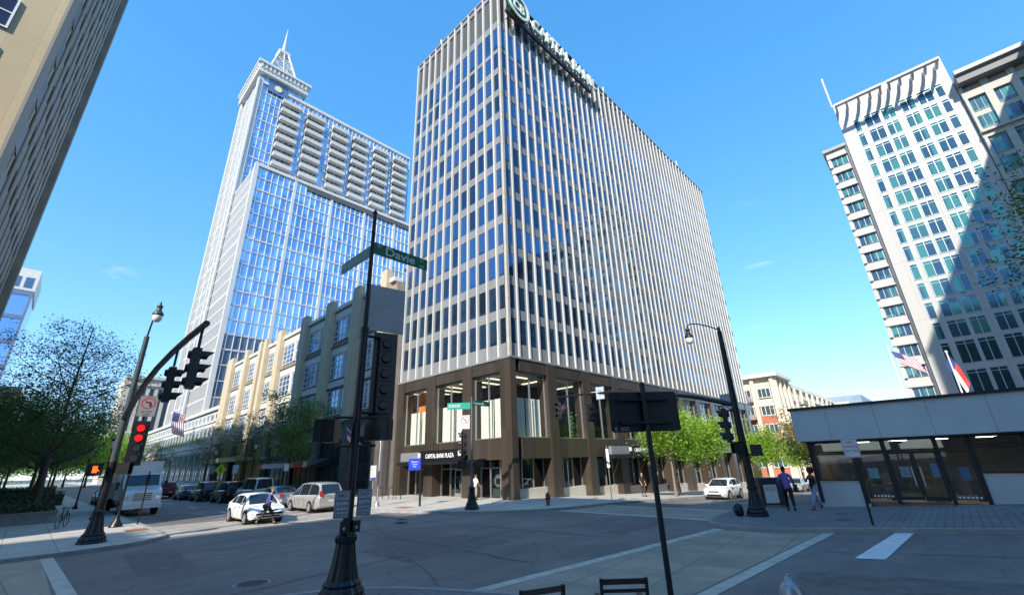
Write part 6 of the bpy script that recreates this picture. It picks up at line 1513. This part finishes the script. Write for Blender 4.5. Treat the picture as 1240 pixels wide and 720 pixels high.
def tree(name, label, x, y, h, th, rad, nlimb, nleaf, leaf, lm, seed, r0=.12, group=None, bark=None, zb=None, lean=(0, 0), spread=.34, flat=1.0, cb=None, twig=5):
    rnd = random.Random(seed); zb = gz(x, y)+SW if zb is None else zb
    t = thing(name, label, 'tree', (x, y, zb), group=group)
    wood = MB(); P0 = Vector((x, y, zb)); tips = []
    top = P0+Vector((lean[0], lean[1], h*.93)); tr = [P0]
    for k in range(1, 7): f_ = k/6; tr.append(P0.lerp(top, f_)+Vector((rnd.uniform(-1, 1), rnd.uniform(-1, 1), 0))*.07*h*.3*f_)
    wood.tube(tr, [r0*1.3]+[r0*(1-.87*k/6) for k in range(1, 7)], 9)
    part('trunk', wood, bark or mBark, t)
    br = MB(); cz0 = zb+th*.92; 
    for i in range(nlimb):
        f_ = (i+.5)/nlimb; s0 = th/h+(.9-th/h)*f_*.9; seg = s0*6; k = min(5, int(seg)); a0 = tr[k].lerp(tr[k+1], seg-k)
        ang = i*2.399+rnd.uniform(-.4, .4); vf = (s0*h-th)/(h-th+1e-3); prof = math.sin(math.pi*min(1, max(.12, .22+.72*(vf))))**.7
        rr = rad*prof*rnd.uniform(.7, 1.08); end = a0+Vector((math.cos(ang)*rr, math.sin(ang)*rr, rr*rnd.uniform(.35, .75)*flat))
        end.z = min(end.z, zb+h)
        mid = a0.lerp(end, .5)+Vector((0, 0, -.04*rr))+Vector([rnd.uniform(-1, 1)*.05*rr for _ in range(3)]); rl = r0*.42*(1-.6*f_)
        br.tube([a0, mid, end], [rl, rl*.65, rl*.25], 5, cap=False)
        for q in range(twig):
            g = .3+.7*(q+rnd.random())/twig; s_ = a0.lerp(mid, g*2) if g < .5 else mid.lerp(end, g*2-1)
            dv = Vector((rnd.gauss(0, 1), rnd.gauss(0, 1), rnd.gauss(.35, .7))).normalized()*rr*rnd.uniform(.25, .5); e2 = s_+dv
            if e2.z < cz0-.1*h: e2.z = cz0-.1*h+rnd.random()*.3
            br.tube([s_, s_.lerp(e2, .5)+Vector((0, 0, .03)), e2], [rl*.35, rl*.25, rl*.1], 4, cap=False)
            for w in range(2):
                d3 = Vector((rnd.gauss(0, 1), rnd.gauss(0, 1), rnd.gauss(.1, .7))).normalized()*rr*.2; br.tube([s_.lerp(e2, .6), e2+d3], [rl*.16, rl*.06], 3, cap=False); tips.append((e2+d3, s_.lerp(e2, .6)))
            tips.append((e2, s_))
        tips.append((end, mid))
    tips.append((top+Vector((0, 0, h*.06)), tr[5])); part('limbs', br, bark or mBark, t, fix=False)
    lv = MB(); vs = []; fs = []; per = max(1, nleaf//len(tips))
    for e, s_ in tips:
        amt = int(per*rnd.uniform(.35, 1.65))
        for q in range(amt):
            c = s_.lerp(e, rnd.uniform(.35, 1.08))+Vector((rnd.gauss(0, 1), rnd.gauss(0, 1), rnd.gauss(0, .8)))*spread*rad*.28
            a = Vector((rnd.gauss(0, 1), rnd.gauss(0, 1), rnd.gauss(0, .6))).normalized(); b2 = a.orthogonal().normalized(); b2.rotate(Quaternion(a, rnd.random()*6.28)); s2 = leaf*rnd.uniform(.6, 1.3)
            n = len(vs); vs += [c-a*s2, c+b2*s2*.45, c+a*s2, c-b2*s2*.45]; fs.append((n, n+1, n+2, n+3))
    lv.add(vs, fs); part('foliage', lv, lm, t, fix=False)
    return t
def clone(t, x, y, rz, label, zb=None):
    c = copy_tree(t); c.location = (x, y, gz(x, y)+SW if zb is None else zb); c.rotation_euler.z = rz; c['label'] = label; return c
# bright green trees on the side street
g1 = 'bright green trees along the side street'
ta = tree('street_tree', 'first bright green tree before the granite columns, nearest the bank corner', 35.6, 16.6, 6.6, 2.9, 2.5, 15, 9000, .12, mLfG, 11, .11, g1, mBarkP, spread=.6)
clone(ta, 42.6, 16.4, 2.1, 'second bright green tree, rising right behind the white hatchback')
clone(ta, 60, 16.4, 4.0, 'third bright green tree, right of the mast pole')
clone(ta, 76, 16.4, 1.0, 'fourth bright green tree, farthest of the row before the brick apartments')
tree('street_tree', 'orange green tree before the brick apartment building, taller than its neighbours', 42, 7.7, 6.6, 2.3, 2.3, 16, 6000, .11, mLfO, 21, .12, spread=.45)

# east sidewalk of the main street
te = tree('street_tree', 'green tree standing before the shaded part of the tan block', 16.6, 44.2, 9.8, 3.4, 2.9, 18, 9000, .10, mLfM, 31, .12, 'trees on the east sidewalk of the main street', spread=.45)
tf = tree('street_tree', 'sparse budding tree before the sunlit part of the tan block', 16.7, 57.5, 9.2, 3.2, 3.0, 16, 3600, .08, mLfO, 32, .12, 'trees on the east sidewalk of the main street', spread=.35)
clone(tf, 16.7, 73, 2, 'second budding tree, farther along the tan block')
clone(tf, 16.9, 108, 4, 'pale budding tree beside the glass tower podium, nearer of the two'); clone(tf, 16.9, 124, 1, 'pale budding tree beside the glass tower podium, farther of the two')
# plaza trees on the left
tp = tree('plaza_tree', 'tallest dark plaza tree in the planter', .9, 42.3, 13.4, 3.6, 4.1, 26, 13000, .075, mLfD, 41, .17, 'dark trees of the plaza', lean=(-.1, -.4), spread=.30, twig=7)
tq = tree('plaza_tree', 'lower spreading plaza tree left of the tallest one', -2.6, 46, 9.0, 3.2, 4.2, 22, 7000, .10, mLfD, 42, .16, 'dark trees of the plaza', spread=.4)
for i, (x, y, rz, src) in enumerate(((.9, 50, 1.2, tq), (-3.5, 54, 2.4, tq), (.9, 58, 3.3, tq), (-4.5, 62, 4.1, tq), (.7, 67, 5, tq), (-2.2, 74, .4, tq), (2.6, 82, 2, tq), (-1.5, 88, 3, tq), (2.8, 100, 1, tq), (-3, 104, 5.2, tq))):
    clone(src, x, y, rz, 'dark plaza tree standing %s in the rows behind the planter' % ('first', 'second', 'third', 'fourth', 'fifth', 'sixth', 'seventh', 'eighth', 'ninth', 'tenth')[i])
far = tree('far_tree', 'sunlit yellow green tree at the end of the main street, nearest of its group', 11, 160, 13, 3, 6.5, 18, 7000, .3, mLfG, 51, .25, 'sunlit trees at the end of the main street', spread=.8)
for i, (x, y) in enumerate(((2, 168), (-8, 172), (17, 175), (-4, 185), (8, 182))): clone(far, x, y, i*1.3, 'sunlit yellow green tree at the end of the main street, number %s behind the nearest' % ('one', 'two', 'three', 'four', 'five')[i])
# the near tree whose branches reach in at the right edge
tree('corner_tree', 'large tree whose branches hang over the end of the white shop', 17.5, -6.0, 9.2, 3.6, 3.6, 22, 26000, .06, mLfM, 61, .2, spread=.4)
# planters and benches in the plaza
mPl = M('planter_concrete', (.22, .21, .20), .85, var=.2, scale=2)
mHedge = leafmat('hedge_leaf', (.02, .05, .012), (.04, .08, .02), .2)
def planter(x0, x1, y0, y1, label, seed):
    t = thing('planter', label, 'planter', (x0, y0, SW)); mb = MB(); mb.box(x0, x1, y0, y1, SW, SW+.55); mb.box(x0-.05, x1+.05, y0-.05, y1+.05, SW+.55, SW+.64); part('kerb_wall', mb, mPl, t)
    rnd = random.Random(seed); lv = MB()
    for k in range(int(700*(x1-x0)*(y1-y0)/6)):
        c = Vector((rnd.uniform(x0+.1, x1-.1), rnd.uniform(y0+.1, y1-.1), SW+.6+abs(rnd.gauss(0, .35)))); a = Vector([rnd.gauss(0, 1) for _ in range(3)]).normalized(); b2 = a.orthogonal().normalized(); lv.face([c-a*.09, c+b2*.05, c+a*.09, c-b2*.05])
    part('shrubs', lv, mHedge, t, fix=False)
planter(-8, 1.9, 40.2, 43.6, 'long concrete planter with low dark shrubs under the tallest plaza tree', 1)
planter(-6, 1.9, 49, 52, 'second concrete planter, behind the one under the tallest plaza tree', 2)
planter(-6, 1.9, 57, 60, 'third concrete planter, farthest back in the plaza', 3)
def hedge(x0, x1, y, h, label, seed):
    t = thing('hedge', label, 'hedge', (x0, y, SW)); rnd = random.Random(seed); lv = MB()
    mb = MB(); mb.box(x0+.1, x1-.1, y+.15, y+.65, SW, SW+h*.8); part('branch_core', mb, mBark, t)
    for k in range(int(420*(x1-x0)*h)):
        c = Vector((rnd.uniform(x0, x1), y+rnd.uniform(0, .8), SW+rnd.uniform(.02, h)+.12*math.sin((k % 97)))); a = Vector([rnd.gauss(0, 1) for _ in range(3)]).normalized(); b2 = a.orthogonal().normalized(); lv.face([c-a*.1, c+b2*.055, c+a*.1, c-b2*.055])
    part('foliage', lv, mHedge, t, fix=False)
hedge(-14, 3.2, 64.5, 1.2, 'low dark hedge across the plaza, nearer of two', 3)
hedge(-16, 3.2, 84, 1.6, 'low dark hedge across the plaza, farther of two', 4)
mBn = M('bench_steel', (.05, .06, .08), .4, .5, var=.1)
def bench(x, y):
    t = thing('bench', '', 'bench', (x, y, SW), 0, 'dark benches in the plaza', world=False)
    for sx in (-.8, .8): mb = MB(); mb.box(sx-.03, sx+.03, -.25, .25, 0, .44); mb.box(sx-.03, sx+.03, .2, .25, .44, .85); part('leg', mb, mBn, t)
    mb = MB()
    for k in range(5): mb.box(-.9, .9, -.24+k*.1, -.17+k*.1, .44, .47)
    part('seat', mb, mBn, t); mb = MB()
    for k in range(3): mb.box(-.9, .9, .19, .215, .56+k*.11, .63+k*.11)
    part('backrest', mb, mBn, t); return t
b1 = bench(-1.8, 38.6); b1['label'] = 'dark bench in front of the long planter, nearest the bicycle'
for x, y, l in ((-4.5, 38.8, 'dark bench in front of the long planter, left of the other'), (.2, 46.5, 'dark bench between the first and the second planter'), (.2, 55, 'dark bench between the second and the third planter')):
    b2_ = copy_tree(b1); b2_.location = (x, y, SW); b2_['label'] = l
for i, (x, y) in enumerate(((3.6, 40), (3.6, 55))):
    post_lamp(x, y, 4.2, ('black plaza lamp beside the first planter', 'black plaza lamp beside the third planter')[i], mPole)
car('blue_compact', 'dark blue car parked beyond the plaza trees at the plaza kerb behind the box truck', 4.5, 1.8, 1.45, b_, r_, paint('paint_navy', (.03, .05, .12), .5), (6.3, 58, 0), S90)
car('grey_compact', 'light grey car parked at the plaza kerb, second behind the box truck', 4.5, 1.8, 1.45, b_, r_, MATS['paint_pale_blue'], (6.3, 64.5, 0), S90)
